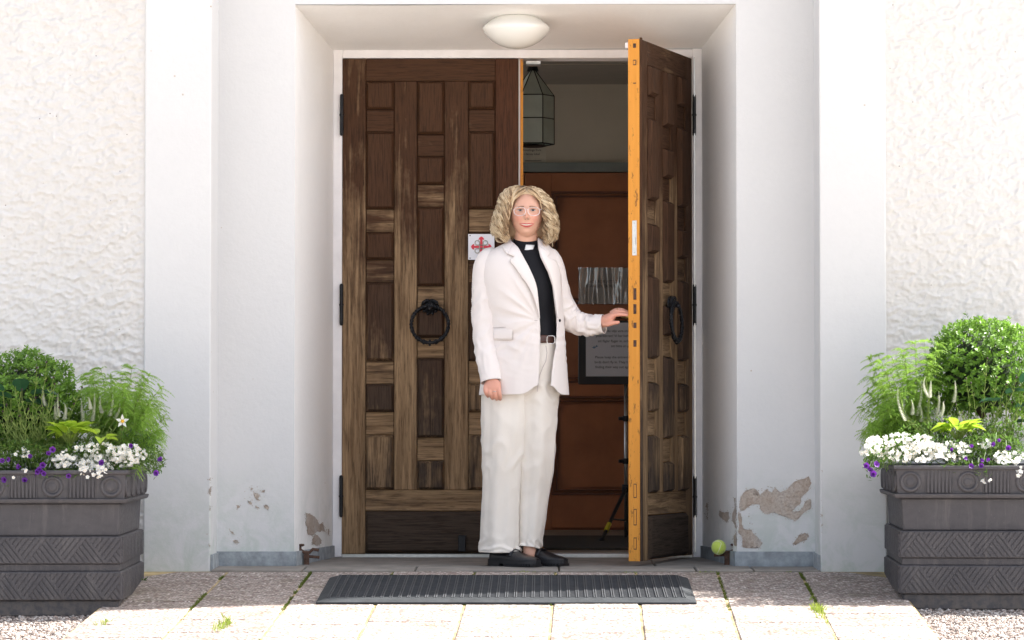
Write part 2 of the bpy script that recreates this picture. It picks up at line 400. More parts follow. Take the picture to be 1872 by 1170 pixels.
# ================================================================== CHURCH
XL, XR, YO, YP = -1.0765, .8085, -.72, -1.0        # opening edges, recessed wall plane, outer wall plane
RL, RR, BL, BR = -1.405, 1.138, -1.685, 1.4157
IL, IR, ZI = -.9604, .6958, 2.279
ZO = .571 + 780 * 13.98 / 6000
ch = thing('church_wall', 'thick white plastered church wall around the doorway, rough at both sides and smooth in the middle', 'wall', (0, -.7, 0))
zb, zt = -.3, 9.0
MB().box(RL - .28, RL, YP, .5, zb, zt).build('smooth_band', M['wall'], ch, bevel=.006)
MB().box(RR, BR, YP, .5, zb, zt).build('smooth_band', M['wall'], ch, bevel=.006)
def recess(x0, x1, nm):
    MB().box(x0, x1, YO, -.60, zb, ZO + .0).build(nm, M['wall'], ch)
recess(RL, XL, 'recessed_wall'); recess(XR, RR, 'recessed_wall')
MB().box(RL, RR, YO, -.60, ZO, zt).build('lintel_wall', M['wall'], ch)
# splayed jambs and soffit as solid wedges
for (xo, xi, s) in ((XL, IL, 1), (XR, IR, -1)):
    m = MB(); w_ = -.35 * s
    nz = 24; G = []
    prof = [(xo + (xi - xo) * t, YO + (0.0 - YO) * t) for t in np.linspace(0, 1, 12)]
    for k in range(nz + 1):
        G.append([(x, y, zb + (2.7 - zb) * k / nz) for x, y in prof])
    m.grid(G if s < 0 else [g_[::-1] for g_ in G])
    m.build('splayed_jamb', M['jamb'], ch, smooth=True)
m = MB(); G = []
for t in np.linspace(0, 1, 10):
    y = YO - .0 + (0 - YO) * t; G.append([(x, y, ZO + (ZI - ZO) * t + .004 * math.sin(x * 2.3)) for x in np.linspace(XL - .05, XR + .05, 30)])
m.grid(G); m.build('soffit', M['jamb'], ch, smooth=True)
# mass of the wall behind the faces, up to the roof
MB().box(RL, IL - .002, .003, .5, zb, zt).build('wall_core', M['wall'], ch)
MB().box(IR + .002, RR, .003, .5, zb, zt).build('wall_core', M['wall'], ch)
MB().box(IL - .002, IR + .002, .003, .5, ZI + .001, zt).build('wall_core', M['wall'], ch)
# rough plaster fields with real relief where they are seen
def rough(x0, x1, z0, z1, name, amp):
    nx, nz = int((x1 - x0) / .0055), int((z1 - z0) / .0055)
    X, Z = np.meshgrid(np.linspace(x0, x1, nx), np.linspace(z0, z1, nz))
    P = np.stack([X, Z, X * 0], -1)
    sm = lambda a, b, x: (lambda t: t * t * (3 - 2 * t))(np.clip((x - a) / (b - a), 0, 1))
    wp = P + .016 * np.stack([noise(P * 22), noise(P * 22 + 50), X * 0], -1)
    t1 = sm(-.06, .10, fbm(wp * np.array([13, 24, 1]), 3)); t2 = sm(-.02, .12, fbm(wp * np.array([27, 46, 1]) + 31, 3)); t3 = sm(.0, .16, fbm(wp * np.array([52, 80, 1]) + 77, 2))
    h = .75 * t1 + .55 * t2 + .35 * t3 + .30 * fbm(P * 95, 2) - .45
    ed = np.clip((X - x0) / .02, 0, 1) if x0 > 0 else np.clip((x1 - X) / .02, 0, 1)
    Y = (YP + .012) - amp * h * (.35 + .65 * ed)
    G = np.stack([X, Y, Z], -1)
    MB().grid(G).build(name, M['stucco'], ch, smooth=True)
rough(-3.1, BL - .0, -.25, 2.75, 'rough_plaster_field', .0078)
rough(BR, 2.7, -.25, 2.75, 'rough_plaster_field', .0058)
b = MB(); b.box(-9, -3.1, YP + .012, .5, zb, zt); b.box(-3.1, BL, YP + .012, .5, 2.75, zt); b.box(-3.1, BL - .001, YP + .03, .5, zb, 2.745)
b.box(2.7, 3.3, YP + .012, .5, zb, zt); b.box(BR, 2.7, YP + .012, .5, 2.75, zt); b.box(BR + .001, 2.7, YP + .03, .5, zb, 2.745)
b.box(3.0, 3.298, .502, 9, zb, zt)
b.build('outer_wall', M['stucco'], ch)
# plinths
def plinth(pts, zf, h, name='plinth'):
    m = MB(); th = .010
    for (x0, y0), (x1, y1) in zip(pts[:-1], pts[1:]):
        d = Vector((x1 - x0, y1 - y0, 0)); nrm = Vector((d.y, -d.x, 0)).normalized() * th
        q = [(x0, y0), (x1, y1), (x1 + nrm.x, y1 + nrm.y), (x0 + nrm.x, y0 + nrm.y)]
        zz = [zf(y) for _, y in q]
        m.add([(x, y, z_ - .03) for (x, y), z_ in zip(q, zz)] + [(x, y, h) for x, y in q], [(0, 1, 2, 3), (7, 6, 5, 4), (0, 4, 5, 1), (1, 5, 6, 2), (2, 6, 7, 3), (3, 7, 4, 0)])
    m.build(name, M['plinth'], ch)
plinth([(RL - .0, YO - .001), (XL + .002, YO - .001)], sz, .052)
plinth([(RL + .001, YP + .003), (RL + .001, YO - .012)], sz, .048)
plinth([(XL + .001, YO - .009), (IL + .001, -.012)], sz, .052)
plinth([(XR - .002, YO - .001), (RR, YO - .001)], sz, .052)
plinth([(RR - .001, YO - .012), (RR - .001, YP + .003)], sz, .048)
plinth([(IR - .001, -.012), (XR - .001, YO - .009)], sz, .052)
# peeled paint: bare render showing, outlines traced, edges roughened
def frac(poly, it=4, amp=.22, seed=1):
    r = random.Random(seed); P = list(poly)
    for k in range(it):
        Q = []
        for i in range(len(P)):
            a, c = P[i], P[(i + 1) % len(P)]; L = math.hypot(c[0] - a[0], c[1] - a[1]); nx, nz = (c[1] - a[1]) / (L + 1e-9), -(c[0] - a[0]) / (L + 1e-9)
            d = r.uniform(-amp, amp) * L; Q += [a, ((a[0] + c[0]) / 2 + nx * d, (a[1] + c[1]) / 2 + nz * d)]
        P = Q
    return P
def peel(polys, plane, seed, specks=None, name='peeled_patch'):
    """plane: function (px,py)->world point on wall"""
    bm = bmesh.new(); r = random.Random(seed)
    L = [frac(p, 2, .10, seed + i) for i, p in enumerate(polys)]
    for P_ in polys:
        for (ax, ay), (bx_, by_) in zip(P_, P_[1:] + P_[:1]):
            for _ in range(int(math.hypot(bx_ - ax, by_ - ay) / 1.6)):
                q = r.random(); x, y = ax + (bx_ - ax) * q + r.gauss(0, 1.3), ay + (by_ - ay) * q + r.gauss(0, 1.3); s_ = r.uniform(.25, .95)
                L.append([(x + s_ * r.uniform(.5, 1.3) * math.cos(t), y + s_ * r.uniform(.5, 1.3) * math.sin(t)) for t in np.linspace(0, 6.28, 8)[:-1]])
    if specks:
        for (cx, cy, rx, ry, cnt, s0) in specks:
            for _ in range(cnt):
                a = r.uniform(0, 6.28); q = math.sqrt(r.random()); x, y = cx + rx * q * math.cos(a), cy + ry * q * math.sin(a); s_ = s0 * r.uniform(.3, 1) ** 1.5
                L.append([(x + s_ * r.uniform(.5, 1.2) * math.cos(t), y + s_ * r.uniform(.5, 1.2) * math.sin(t)) for t in np.linspace(0, 6.28, 9)[:-1]])
    from mathutils.geometry import tessellate_polygon
    for P in L:
        vs_ = [bm.verts.new(plane(x, y)) for x, y in P]
        for t in tessellate_polygon([[Vector((x, -y, 0)) for x, y in P]]): bm.faces.new([vs_[q] for q in t])
    m = MB(); bm.verts.index_update(); m.add([v_.co for v_ in bm.verts], [[v_.index for v_ in f.verts] for f in bm.faces]); bm.free()
    return m.build(name, M['bare'], ch)
def on_recess(px, py): return at(px, py, YO - .0012)
def on_jamb(side):
    xo, xi = (XL, IL) if side < 0 else (XR, IR)
    dx, dy = xi - xo, 0 - YO; nn = Vector((-dy * side, dx * side, 0)).normalized() * .0015     # normal facing the opening
    if nn.x * side > 0: nn = -nn
    def f(px, py):
        d = CR @ Vector(((px - 936) / 6000, (585 - py) / 6000, -1))
        # (CAM + t d) on line through (xo,YO) dir (dx,dy)
        t = ((xo - CAM.x) * dy - (YO - CAM.y) * dx) / (d.x * dy - d.y * dx)
        return CAM + d * t + nn
    return f
def z2(zx, zy): return (1240 + zx / 3.546, 840 + zy / 3.546)
big = [z2(*p) for p in [(395, 290), (410, 235), (440, 200), (495, 188), (530, 235), (570, 195), (600, 215), (625, 178), (660, 215), (700, 200), (735, 160), (790, 130), (845, 108), (862, 150), (845, 200), (800, 240), (790, 290), (740, 335), (790, 330), (828, 270), (858, 255), (858, 320), (800, 360), (755, 402), (690, 370), (640, 350), (560, 355), (535, 330), (530, 295), (480, 290), (430, 330), (400, 330)]]
bl = [z2(*p) for p in [(388, 340), (405, 350), (412, 420), (425, 450), (475, 455), (520, 510), (545, 545), (530, 570), (415, 568), (410, 500), (388, 470)]]
br = [z2(*p) for p in [(740, 548), (780, 490), (820, 474), (845, 490), (835, 520), (790, 535), (760, 555)]]
peel([big, bl, br], on_recess, 5, [(1385, 900, 20, 8, 26, 1.6), (1420, 895, 25, 8, 22, 1.5), (1445, 935, 25, 18, 25, 1.2), (1370, 950, 8, 25, 16, 1.2)])
jr = on_jamb(1)
peel([[z2(*p) for p in [(268, 330), (300, 345), (330, 340), (332, 370), (318, 412), (290, 390), (268, 368)]], [z2(*p) for p in [(362, 250), (372, 248), (378, 330), (380, 450), (370, 440), (352, 400), (352, 360), (364, 330)]],
      [z2(*p) for p in [(185, 280), (192, 285), (192, 390), (186, 385)]], [z2(*p) for p in [(360, 500), (378, 470), (380, 560), (362, 555)]]], jr, 8)
def z3(zx, zy): return (340 + zx / 5.85, 860 + zy / 5.85)
jl = on_jamb(-1)
peel([[z3(*p) for p in [(1274, 455), (1310, 462), (1350, 480), (1395, 520), (1425, 575), (1455, 560), (1475, 600), (1490, 660), (1450, 640), (1430, 660), (1405, 650), (1385, 665), (1345, 700), (1300, 690), (1290, 600), (1274, 580)]],
      [z3(*p) for p in [(1370, 690), (1400, 690), (1440, 740), (1445, 780), (1400, 810), (1350, 790), (1345, 740)]], [z3(*p) for p in [(1515, 640), (1530, 620), (1528, 680), (1515, 688)]]], jl, 11)
peel([[z3(*p) for p in pp] for pp in ([(720, 235), (760, 240), (790, 270), (770, 300), (790, 325), (760, 320), (735, 290)], [(830, 375), (870, 370), (890, 395), (875, 425), (845, 405)], [(740, 375), (780, 395), (785, 408), (745, 402)], [(655, 320), (700, 340), (705, 368), (680, 360)], [(810, 215), (845, 205), (840, 235), (815, 235)], [(545, 375), (560, 370), (578, 395), (548, 408)], [(700, 185), (722, 195), (690, 215)], [(465, 635), (510, 665), (505, 680), (468, 650)], [(500, 750), (550, 745), (570, 778), (530, 782)])],
     on_recess, 14, [(465, 903, 22, 16, 55, .9), (425, 985, 18, 9, 16, .8)])
def on_band(px, py): return at(px, py, YP - .0012)
peel([[z3(*p) for p in pp] for pp in ([(262, 170), (263, 270), (240, 240), (248, 200)], [(258, 385), (264, 430), (250, 415)], [(240, 790), (262, 800), (255, 822)], [(238, 100), (262, 80), (260, 110)])], on_band, 15, [(383, 900, 2, 60, 14, .8)])
peel([[z2(*p) for p in [(928, 70), (937, 72), (934, 80)]], [z2(*p) for p in [(926, 355), (938, 360), (932, 372)]], [z2(*p) for p in [(926, 420), (936, 424), (930, 432)]]], on_band, 16, [(1503, 920, 2, 70, 14, .7)])

# white frame
fr = thing('door_frame', 'white painted timber frame around the double doorway', 'door frame', (0, .05, 0))
m = MB().box(IL, IL + .0415, 0.0, .13, 0, ZI); m.build('jamb_post', M['trim'], fr, bevel=.003)
m = MB().box(IR - .0435, IR, 0.0, .13, 0, ZI); m.build('jamb_post', M['trim'], fr, bevel=.003)
m = MB().box(IL + .0415, IR - .0435, 0.002, .13, ZI - .040, ZI - .001); m.build('head', M['trim'], fr, bevel=.003)
p = at(962, 112, .01); q = at(988, 119, .01)
MB().box(p.x, q.x, -.004, .0018, q.z, p.z).box(p.x, q.x, -.004, .06, q.z - .001, q.z + .004).build('catch_plate', M['steel'], fr)
MB().box(-.92, .652, .01, .15, -.02, .016).build('threshold', M['steel'], fr, bevel=.003)
MB().box(.659, .664, -.02, .0, .02, 2.24).build('weather_strip', M['steel'], fr)

# ================================================================== DOOR LEAVES
W, H, T = .790, 2.222, .054
def zpx(py): return .571 - (py - 785) * 14.7 / 6000 - .014
def leaf(label, loc, rz, mir):
    d = thing('oak_door', label, 'door', loc, rz, None)
    X = (lambda a: a * mir)
    def bx(name, mt, x0, x1, y0, y1, z0, z1, ch_=.0022, **k):
        a, b_ = sorted((X(x0), X(x1))); m = MB().box(a, b_, y0, y1, z0, z1, ch_); return m.build(name, mt, d, world=False, **k)
    sx = lambda px: (px - 625) * .00245
    c1, c2, c3, c4, c5, c6 = [sx(p_) for p_ in (668, 720, 762, 812, 856, 905)]
    z_top, zr, z_br, z_kb = H, zpx(147), zpx(895), zpx(934)
    # backing board
    bx('backing_board', M['orange'] if mir < 0 else M['wx'], .002, W - .002, .022, T, 0.0, H - .001, .001)
    bx('hinge_stile', M['wz'], 0, c1 - .001, 0, .0215, 0, H); bx('meeting_stile', M['wred'] if mir > 0 else M['wz'], c6 + .001, W, 0, .0215, 0, H)
    if mir < 0: bx('orange_edge', M['orange'], W, W + .003, .003, T, 0, H, .001)
    bx('top_rail', M['wx'], c1, c6, 0, .0215, zr + .001, H)
    bx('bottom_rail', M['wx'], c1, c6, 0, .0215, z_kb + .001, z_br - .001)
    m = MB(); a, b_ = sorted((X(c1), X(c6 if mir < 0 else W)))
    m.panel(a, b_, .004, z_kb - .002, .021, -.016, .014); m.build('kick_board', M['wxk'], d, world=False)
    bx('muntin', M['wz'], c2 + .0005, c3 - .0005, 0, .0215, z_br, zr); bx('muntin', M['wz'], c4 + .0005, c5 - .0005, 0, .0215, z_br, zr)
    A = [147, 199, 240, 382, 424, 475, 516, 660, 702, 753, 795, 895]
    B = [147, 245, 285, 337, 378, 523, 565, 617, 655, 800, 842, 895]
    for (x0, x1, L) in ((c1, c2, A), (c3, c4, B), (c5, c6, A)):
        for k in range(len(L) - 1):
            z1, z0 = zpx(L[k]), zpx(L[k + 1])
            a, b_ = sorted((X(x0), X(x1)))
            if k % 2 == 0:
                m = MB(); m.panel(a + .001, b_ - .001, z0 + .001, z1 - .001, .021, -.020, .011); m.build('raised_panel', M['wp'], d, world=False)
            else:
                bx('filler_block', M['wx'], x0 + .002, x1 - .002, .006, .0215, z0 + .001, z1 - .001, .002)
    # hinges
    for zc in (zpx(209), zpx(557), zpx(907)):
        m = MB(); hx = X(-.003)
        m.tube([(hx, -.010, zc - .083), (hx, -.010, zc - .004)], .0085, 10); m.tube([(hx, -.010, zc + .004), (hx, -.010, zc + .083)], .0085, 10)
        m.tube([(hx, -.010, zc - .004), (hx, -.010, zc + .004)], .0105, 10); m.sphere((hx, -.010, zc + .086), .0085, 8, 6); m.sphere((hx, -.010, zc - .086), .0085, 8, 6)
        m.build('hinge', M['iron'], d, smooth=False, world=False, bevel=0)
    # ring knocker
    kx, kz = X(sx(786)), zpx(586)
    kn = MB()
    prof = [(0, -.045), (.010, -.042), (.020, -.034), (.028, -.026), (.034, -.018), (.036, -.012)]
    kn.lathe(prof, (kx, 0, kz + .060), 20, 'y')
    for k in range(10):
        a = 2 * math.pi * k / 10; kn.sphere((kx + .031 * math.cos(a), -.022, kz + .060 + .031 * math.sin(a)), (.008, .008, .008), 8, 5)
    for sgn in (-1, 1): kn.sphere((kx + sgn * .012, -.044, kz + .068), (.006, .006, .005), 8, 5); kn.tube([(kx + sgn * .012, -.03, kz + .09), (kx + sgn * .03, -.03, kz + .082), (kx + sgn * .04, -.022, kz + .06)], [.007, .006, .003], 6)
    kn.sphere((kx, -.05, kz + .052), (.012, .012, .010), 10, 6)
    kn.build('knocker_mount', M['iron'], d, smooth=True, world=False)
    rg = MB(); Rr = .083; pts = []; tilt = .10
    for s_ in (0, math.pi):
        P2 = []
        for k in range(72):
            a = 2 * math.pi * k / 72; ph = a * 16 + s_; rr = Rr + .0042 * math.cos(ph); up_ = .0042 * math.sin(ph)
            z_ = rr * math.sin(a); P2.append((kx + rr * math.cos(a), -.034 + up_ - .004 - (z_ - Rr) * -.06, kz - .018 + z_ * 1.0))
        rg.tube(P2, .0058, 6, closed=True)
    for a in (-1.9, -1.57, -1.24, -.9, -2.24): rg.sphere((kx + Rr * math.cos(a), -.044, kz - .018 + Rr * math.sin(a)), (.011, .010, .0125) if abs(a + 1.57) > .1 else (.008, .012, .016), 8, 6)
    rg.build('knocker_ring', M['iron'], d, smooth=True, world=False)
    return d, X, bx
hl = at(625, 1000, 0); hr = at(1266, 1000, 0)
dl, Xl, bxl = leaf('closed left door of weathered brown oak with raised panels and an iron ring', (hl.x, -.004, .014), 0, 1)
# rebate of the closed leaf
bxl('rebate_strip', M['trim'], W + .000, W + .0075, .020, .045, 0, H, .001); bxl('rebate_strip', M['orange'], W + .0078, W + .021, .026, .05, 0, H, .001)
p = at(838, 978, 0); q = at(852, 1008, 0)
MB().box(p.x, q.x, -.040, -.0, q.z, p.z, .003).build('door_stop_block', M['iron'], dl)
dr, Xr, bxr = leaf('open right door of weathered oak swung towards the viewer, its edge painted orange', (hr.x, -.012, .012), R(71.4), -1)
# lock plate, latch, bolts on the orange edge (local x = -W side)
def ez(py): return .571 - (py - 785) * 13.95 / 6000 - .012
xe = -W - .0032
MB().box(xe - .0015, xe, .016, .036, ez(467), ez(403), .0005).build('lock_plate', M['steel'], dr, world=False)
MB().box(xe - .008, xe - .0016, .020, .032, ez(448), ez(434)).build('latch_bolt', M['steel'], dr, world=False)
for z_ in (ez(408), ez(462)): MB().lathe([(0, -.0), (.003, 0.0), (.003, .001)], (0, 0, 0), 8).build('screw', M['iron'], dr, world=False).location = (xe - .0025, .026, z_)
m = MB()
for a, b_ in ((527, 548), (556, 574), (590, 600), (622, 634), (884, 910), (930, 960), (982, 1004), (78, 86), (108, 118), (150, 152)): m.box(xe - .0012, xe + .0005, .018, .031, ez(b_), ez(a))
m.build('lock_recess', M['rust'], dr, world=False)
for a, b_ in ((884, 910), (930, 960), (982, 1004), (108, 118)): MB().box(xe - .0016, xe - .0013, .020, .029, ez(b_) + .004, ez(a) - .004).build('lock_recess_filler', M['orange'], dr, world=False)
MB().box(-W + .015, -W + .028, T, T + .018, H - .035, H - .012).build('magnet_catch', M['trim'], dr, world=False)
# dark nosing on the outer corner of the edge
MB().box(-W - .0045, -W + .012, -.006, .003, .0, H + .006, .002).build('edge_nosing', M['wp'], dr, world=False)
# inner lever handle the hand reaches for
hz = ez(577); m = MB()
m.tube([(-W + .06, T, hz), (-W + .06, T + .045, hz)], .009, 10); m.tube([(-W + .06, T + .045, hz), (-W + .085, T + .052, hz + .001), (-W + .17, T + .05, hz - .004)], [.009, .008, .007], 10)
m.build('lever_handle', M['brass'], dr, smooth=True, world=False)
MB().box(-W + .04, -W + .08, T, T + .004, hz - .11, hz + .07, .001).build('handle_plate', M['brass'], dr, world=False)

# ================================================================== VESTIBULE
YB = 3.4; FZ = .018
M['vest'] = simple('beige_vestibule_plaster', (.62, .56, .46), .9, var=.06, vs=3, bump=.2, bs=40)
M['vceil'] = simple('grey_vestibule_ceiling', (.42, .39, .34), .9, var=.06)
M['beam'] = simple('grey_green_beam_paint', (.24, .27, .26), .6, var=.1)
M['idoor'] = simple('reddish_brown_stained_pine', (.40, .140, .055), .45, var=.22, vs=3, bump=.1)
M['iline'] = simple('dark_moulding_stain', (.17, .055, .025), .4, var=.2)
M['mat'] = simple('dark_doormat', (.035, .028, .02), .95, var=.3, vs=60, bump=.6, bs=200)
M['stonefl'] = simple('vestibule_floor', (.22, .17, .13), .6, var=.2)
vs = tag(thing('vestibule', None, None, (0, 1.5, 0)), kind='structure')
MB().box(-1.9, 1.9, .151, YB + .3, -.3, FZ).build('floor', M['stonefl'], vs)
MB().box(-1.9, 1.9, .501, YB + .3, 2.478, 2.6).build('ceiling', M['vceil'], vs)
p = at(1000, 130, 2.4)
MB().box(-1.88, 1.88, 2.38, 2.388, 2.4745, 2.4785).build('ceiling_seam', M['vest'], vs)
MB().box(1.9, 2.0, .501, YB + .3, -.3, 2.6).build('side_wall', M['vest'], vs)
m = MB()      # left wall with an unseen framed window added to light the vestibule
m.box(-2.0, -1.9, .501, 1.0, -.3, 2.6).box(-2.0, -1.9, 2.9, YB + .3, -.3, 2.6).box(-2.0, -1.9, 1.001, 2.899, -.3, .7).box(-2.0, -1.9, 1.001, 2.899, 2.3, 2.6).build('side_wall', M['vest'], vs)
MB().box(-1.97, -1.93, 1.0, 2.9, .7, .75).box(-1.97, -1.93, 1.0, 2.9, 2.25, 2.3).box(-1.97, -1.93, 1.92, 1.98, .75, 2.25).build('added_window_frame', M['trim'], vs)
MB().box(-1.2, 1.0, YB + .102, YB + .2, -.1, 2.2).build('back_wall_and_backing', M['vceil'], vs)  # unseen backing added to stop daylight through the inner door seam
zdoor = at(1000, 315, YB).z; zbm = at(1000, 298, YB).z
MB().box(-1.9, 1.9, YB, YB + .1, zbm, 2.478).build('back_wall_and_backing', M['vest'], vs)
MB().box(-1.1, .9, YB - .05, YB + .1, zdoor, zbm - .001).build('grey_beam', M['beam'], vs)
MB().box(-1.9, -1.1, YB, YB + .1, FZ, zbm - .002).box(.9, 1.9, YB, YB + .1, FZ, zbm - .002).build('back_wall_and_backing', M['vest'], vs)
MB().box(-.9, .62, .35, 2.1, FZ, FZ + .012, .003).build('doormat', M['mat'], None, label='dark brown mat lying on the floor inside the doorway', cat='doormat')
def idoor(x0, x1, label):
    d = thing('inner_door', label, 'door', ((x0 + x1) / 2, YB, FZ), 0)
    MB().box(x0, x1, YB + .012, YB + .05, FZ, zdoor - .002).build('slab', M['idoor'], d)
    Zs = lambda py: at(1000, py, YB).z
    xs0, xs1 = x0 + .145, x1 - .145
    rows = [(350, 556), (578, 700), (724, 905)]
    edges = [315] + [v for r_ in rows for v in r_] + [965]
    MB().box(x0, xs0, YB - .006, YB + .0118, FZ, zdoor - .003, .002).build('stile', M['idoor'], d)
    MB().box(xs1, x1, YB - .006, YB + .0118, FZ, zdoor - .003, .002).build('stile', M['idoor'], d)
    for k in range(0, len(edges), 2):
        MB().box(xs0 + .001, xs1 - .001, YB - .006, YB + .0118, max(FZ, Zs(edges[k + 1])), min(zdoor - .003, Zs(edges[k])), .002).build('rail', M['idoor'], d)
    for a, b_ in rows:
        z1, z0 = Zs(a), Zs(b_); m = MB()
        for (o_, w_) in ((.0, .012), (.024, .008)):
            X0, X1, Z0, Z1 = xs0 + o_, xs1 - o_, z0 + o_, z1 - o_
            for q in ((X0, X1, Z1 - w_, Z1), (X0, X1, Z0, Z0 + w_), (X0, X0 + w_, Z0 + w_, Z1 - w_), (X1 - w_, X1, Z0 + w_, Z1 - w_)): m.box(q[0], q[1], YB - .012, YB + .0115, q[2], q[3], .002)
        m.build('moulding', M['iline'], d)
        k_ = .045; rr = .05; X0, X1, Z0, Z1 = xs0 + k_, xs1 - k_, z0 + k_, z1 - k_; poly = []
        for (cx, cz, a0) in ((X0, Z0, 90), (X1, Z0, 180), (X1, Z1, 270), (X0, Z1, 0)):
            arc = [(cx + rr * math.cos(R(a0 - t)), cz + rr * math.sin(R(a0 - t))) for t in (0, 30, 60, 90)]
            poly += arc
        MB().prism(poly, YB + .0, YB + .0112).build('raised_field', M['idoor'], d)
    return d
idoor(-.952, -.124, 'reddish brown inner door seen in the gap left of the seam')
idoor(-.120, .708, 'reddish brown panelled inner door behind the sign and the woman')

# texts
def text(body, size, mat, name, parent, origin, align='LEFT', depth=.0003, spacing=1.0, font_scale=1.0, label=None):
    cu = bpy.data.curves.new(name, 'FONT'); cu.body = body; cu.size = size; cu.align_x = align; cu.extrude = depth; cu.space_line = spacing; cu.offset = 0
    o = bpy.data.objects.new(name, cu); COL.objects.link(o)
    dg = bpy.context.evaluated_depsgraph_get(); dg.update(); me = bpy.data.meshes.new_from_object(o.evaluated_get(dg)); bpy.data.objects.remove(o)
    me.materials.clear(); me.materials.append(mat); q = bpy.data.objects.new(name, me); COL.objects.link(q); q.parent = parent
    q.location = Vector(origin) - wloc(parent); q.rotation_euler = (R(90), 0, 0); return q
M['ink'] = simple('black_print', (.015, .015, .018), .6)
M['paper'] = simple('white_paper', (.80, .79, .83), .7, var=.02)
M['blue'] = simple('pale_blue_print', (.16, .28, .42), .7)
M['blackplastic'] = simple('black_plastic', (.012, .012, .014), .5)
M['alu'] = simple('brushed_aluminium', (.5, .5, .48), .35, .9)
M['yellow'] = simple('yellow_tape', (.75, .62, .03), .5)
def plastic():
    n = N('clear_plastic_sleeve'); n.fin((.9, .92, .95), .06, 0, .7)
    g_ = n.new('BsdfGlossy'); g_.inputs['Roughness'].default_value = .08; tr = n.new('BsdfTransparent'); lw = n.new('LayerWeight'); lw.inputs[0].default_value = .35
    mx = n.new('MixShader'); n.t.links.new(lw.outputs['Facing'], mx.inputs[0])
    n.set(mx.inputs[0], n.math('ADD', n.math('MULTIPLY', lw.outputs['Facing'], .5), .22)); n.t.links.new(tr.outputs[0], mx.inputs[1]); n.t.links.new(g_.outputs[0], mx.inputs[2])
    bp = n.new('Bump'); n.set(bp.inputs['Height'], n.noise(9, 2, .5, n.co((3, 1, .8)), 1)); bp.inputs['Strength'].default_value = .15; bp.inputs['Distance'].default_value = .01; n.t.links.new(bp.outputs[0], g_.inputs['Normal'])
    n.t.links.new(mx.outputs[0], n.out.inputs[0]); return n.m
M['sleeve'] = plastic()
# door notice in a plastic sleeve
a, b_ = at(1058, 490, YB - .02), at(1148, 555, YB - .02)
nt = thing('door_notice', 'notice in a shiny plastic sleeve taped on the reddish inner door', 'notice', (a.x, YB - .02, b_.z))
MB().box(a.x, b_.x, YB - .022, YB - .0205, b_.z, a.z).build('paper_sheet', simple('greyish_paper', (.42, .39, .37), .7, var=.03), nt)
X_, Z_ = np.meshgrid(np.linspace(a.x - .004, b_.x + .004, 40), np.linspace(b_.z - .004, a.z + .004, 24)); P_ = np.stack([X_, Z_, X_ * 0], -1)
MB().grid(np.stack([X_, YB - .030 + .0055 * noise(P_ * np.array([30, 4, 1])), Z_], -1)).build('plastic_sleeve', M['sleeve'], nt, smooth=True)
text('TACK FÖR ATT DU\nSTÄNGER DÖRREN!', .0215, M['ink'], 'notice_text', nt, ((a.x + b_.x) / 2, YB - .0235, at(0, 518, YB).z), 'CENTER', spacing=1.15)
# hearing loop notice
a, b_ = at(940, 262, YB - .004), at(998, 297, YB - .004)
nt = thing('hearing_loop_notice', 'small printed paper notice on the vestibule wall below the lantern', 'notice', (a.x, YB, b_.z))
MB().box(a.x, b_.x, YB - .003, YB - .0005, b_.z, a.z).build('paper_sheet', simple('yellowed_paper', (.62, .58, .48), .8), nt)
text('Teleslinga finns\ni denna lokal', .0172, M['ink'], 'notice_text', nt, ((a.x + b_.x) / 2 + .01, YB - .004, at(0, 277, YB).z), 'CENTER', spacing=1.3)
MB().box(a.x + .06, a.x + .15, YB - .0036, YB - .0031, b_.z + .010, b_.z + .012).build('fine_print', M['ink'], nt)

# sign on tripod
YS = 1.85
sg = thing('tripod_sign', 'grey text board in a black frame on a tripod stand inside the doorway', 'sign', (at(1144, 900, YS).x, YS, FZ + .012))
a, b_ = at(1057, 586, YS), at(1057, 703, YS); x1 = a.x + .45
MB().box(a.x, x1, YS - .012, YS + .008, b_.z, a.z, .003).build('sign_frame', M['blackplastic'], sg)
p0, p1 = at(1071, 590, YS - .013), at(1071, 688, YS - .013)
MB().box(p0.x, x1 - .035, YS - .0145, YS - .0125, p1.z, p0.z).build('sign_sheet', M['paper'], sg)
Zl = lambda py: at(1071, py, YS - .015).z
cxs = at(1137, 600, YS).x
for body, py in (('Skulle du vilja vara snäll och stänga', 607), ('ytterdörren? Vi har haft problem med', 616), ('att fåglar flyger in, och de har svårt', 625.5), ('att hitta ut igen.', 634.5), ('Please keep the entrance closed so the', 655), ('birds don\'t fly in. They have a hard time', 664), ('finding their way out again. Thank you!', 673)):
    dx = 0 if 'hitta' not in body else 0
    text(body, .0172, M['ink'], 'sign_text', sg, (cxs + dx, YS - .0152, Zl(py)), 'CENTER')
bc = at(1086, 635, YS - .015); m = MB()
for dx, dz, sc_ in ((0, 0, 1), (.012, .006, .8)):
    m.prism([(bc.x + dx + u * sc_, bc.z + dz + v_ * sc_) for u, v_ in ((-.012, .002), (-.004, .0), (.0, .009), (.004, .001), (.012, .004), (.006, -.004), (.0, -.006), (-.006, -.003))], YS - .0152, YS - .0148)
m.build('bird_print', M['blue'], sg)
xp = at(1144, 900, YS).x
MB().tube([(xp, YS, .03), (xp, YS, b_.z + .01)], .0085, 12).build('pole', M['alu'], sg, smooth=True)
for py in (765, 843): z_ = at(1144, py, YS).z; MB().tube([(xp, YS, z_ - .014), (xp, YS, z_ + .014)], .016, 12).tube([(xp, YS, z_), (xp - .035, YS - .01, z_)], .009, 8).build('clamp', M['blackplastic'], sg)
zh = at(1144, 893, YS).z
MB().tube([(xp, YS, zh - .02), (xp, YS, zh + .02)], .02, 12).build('leg_hub', M['blackplastic'], sg)
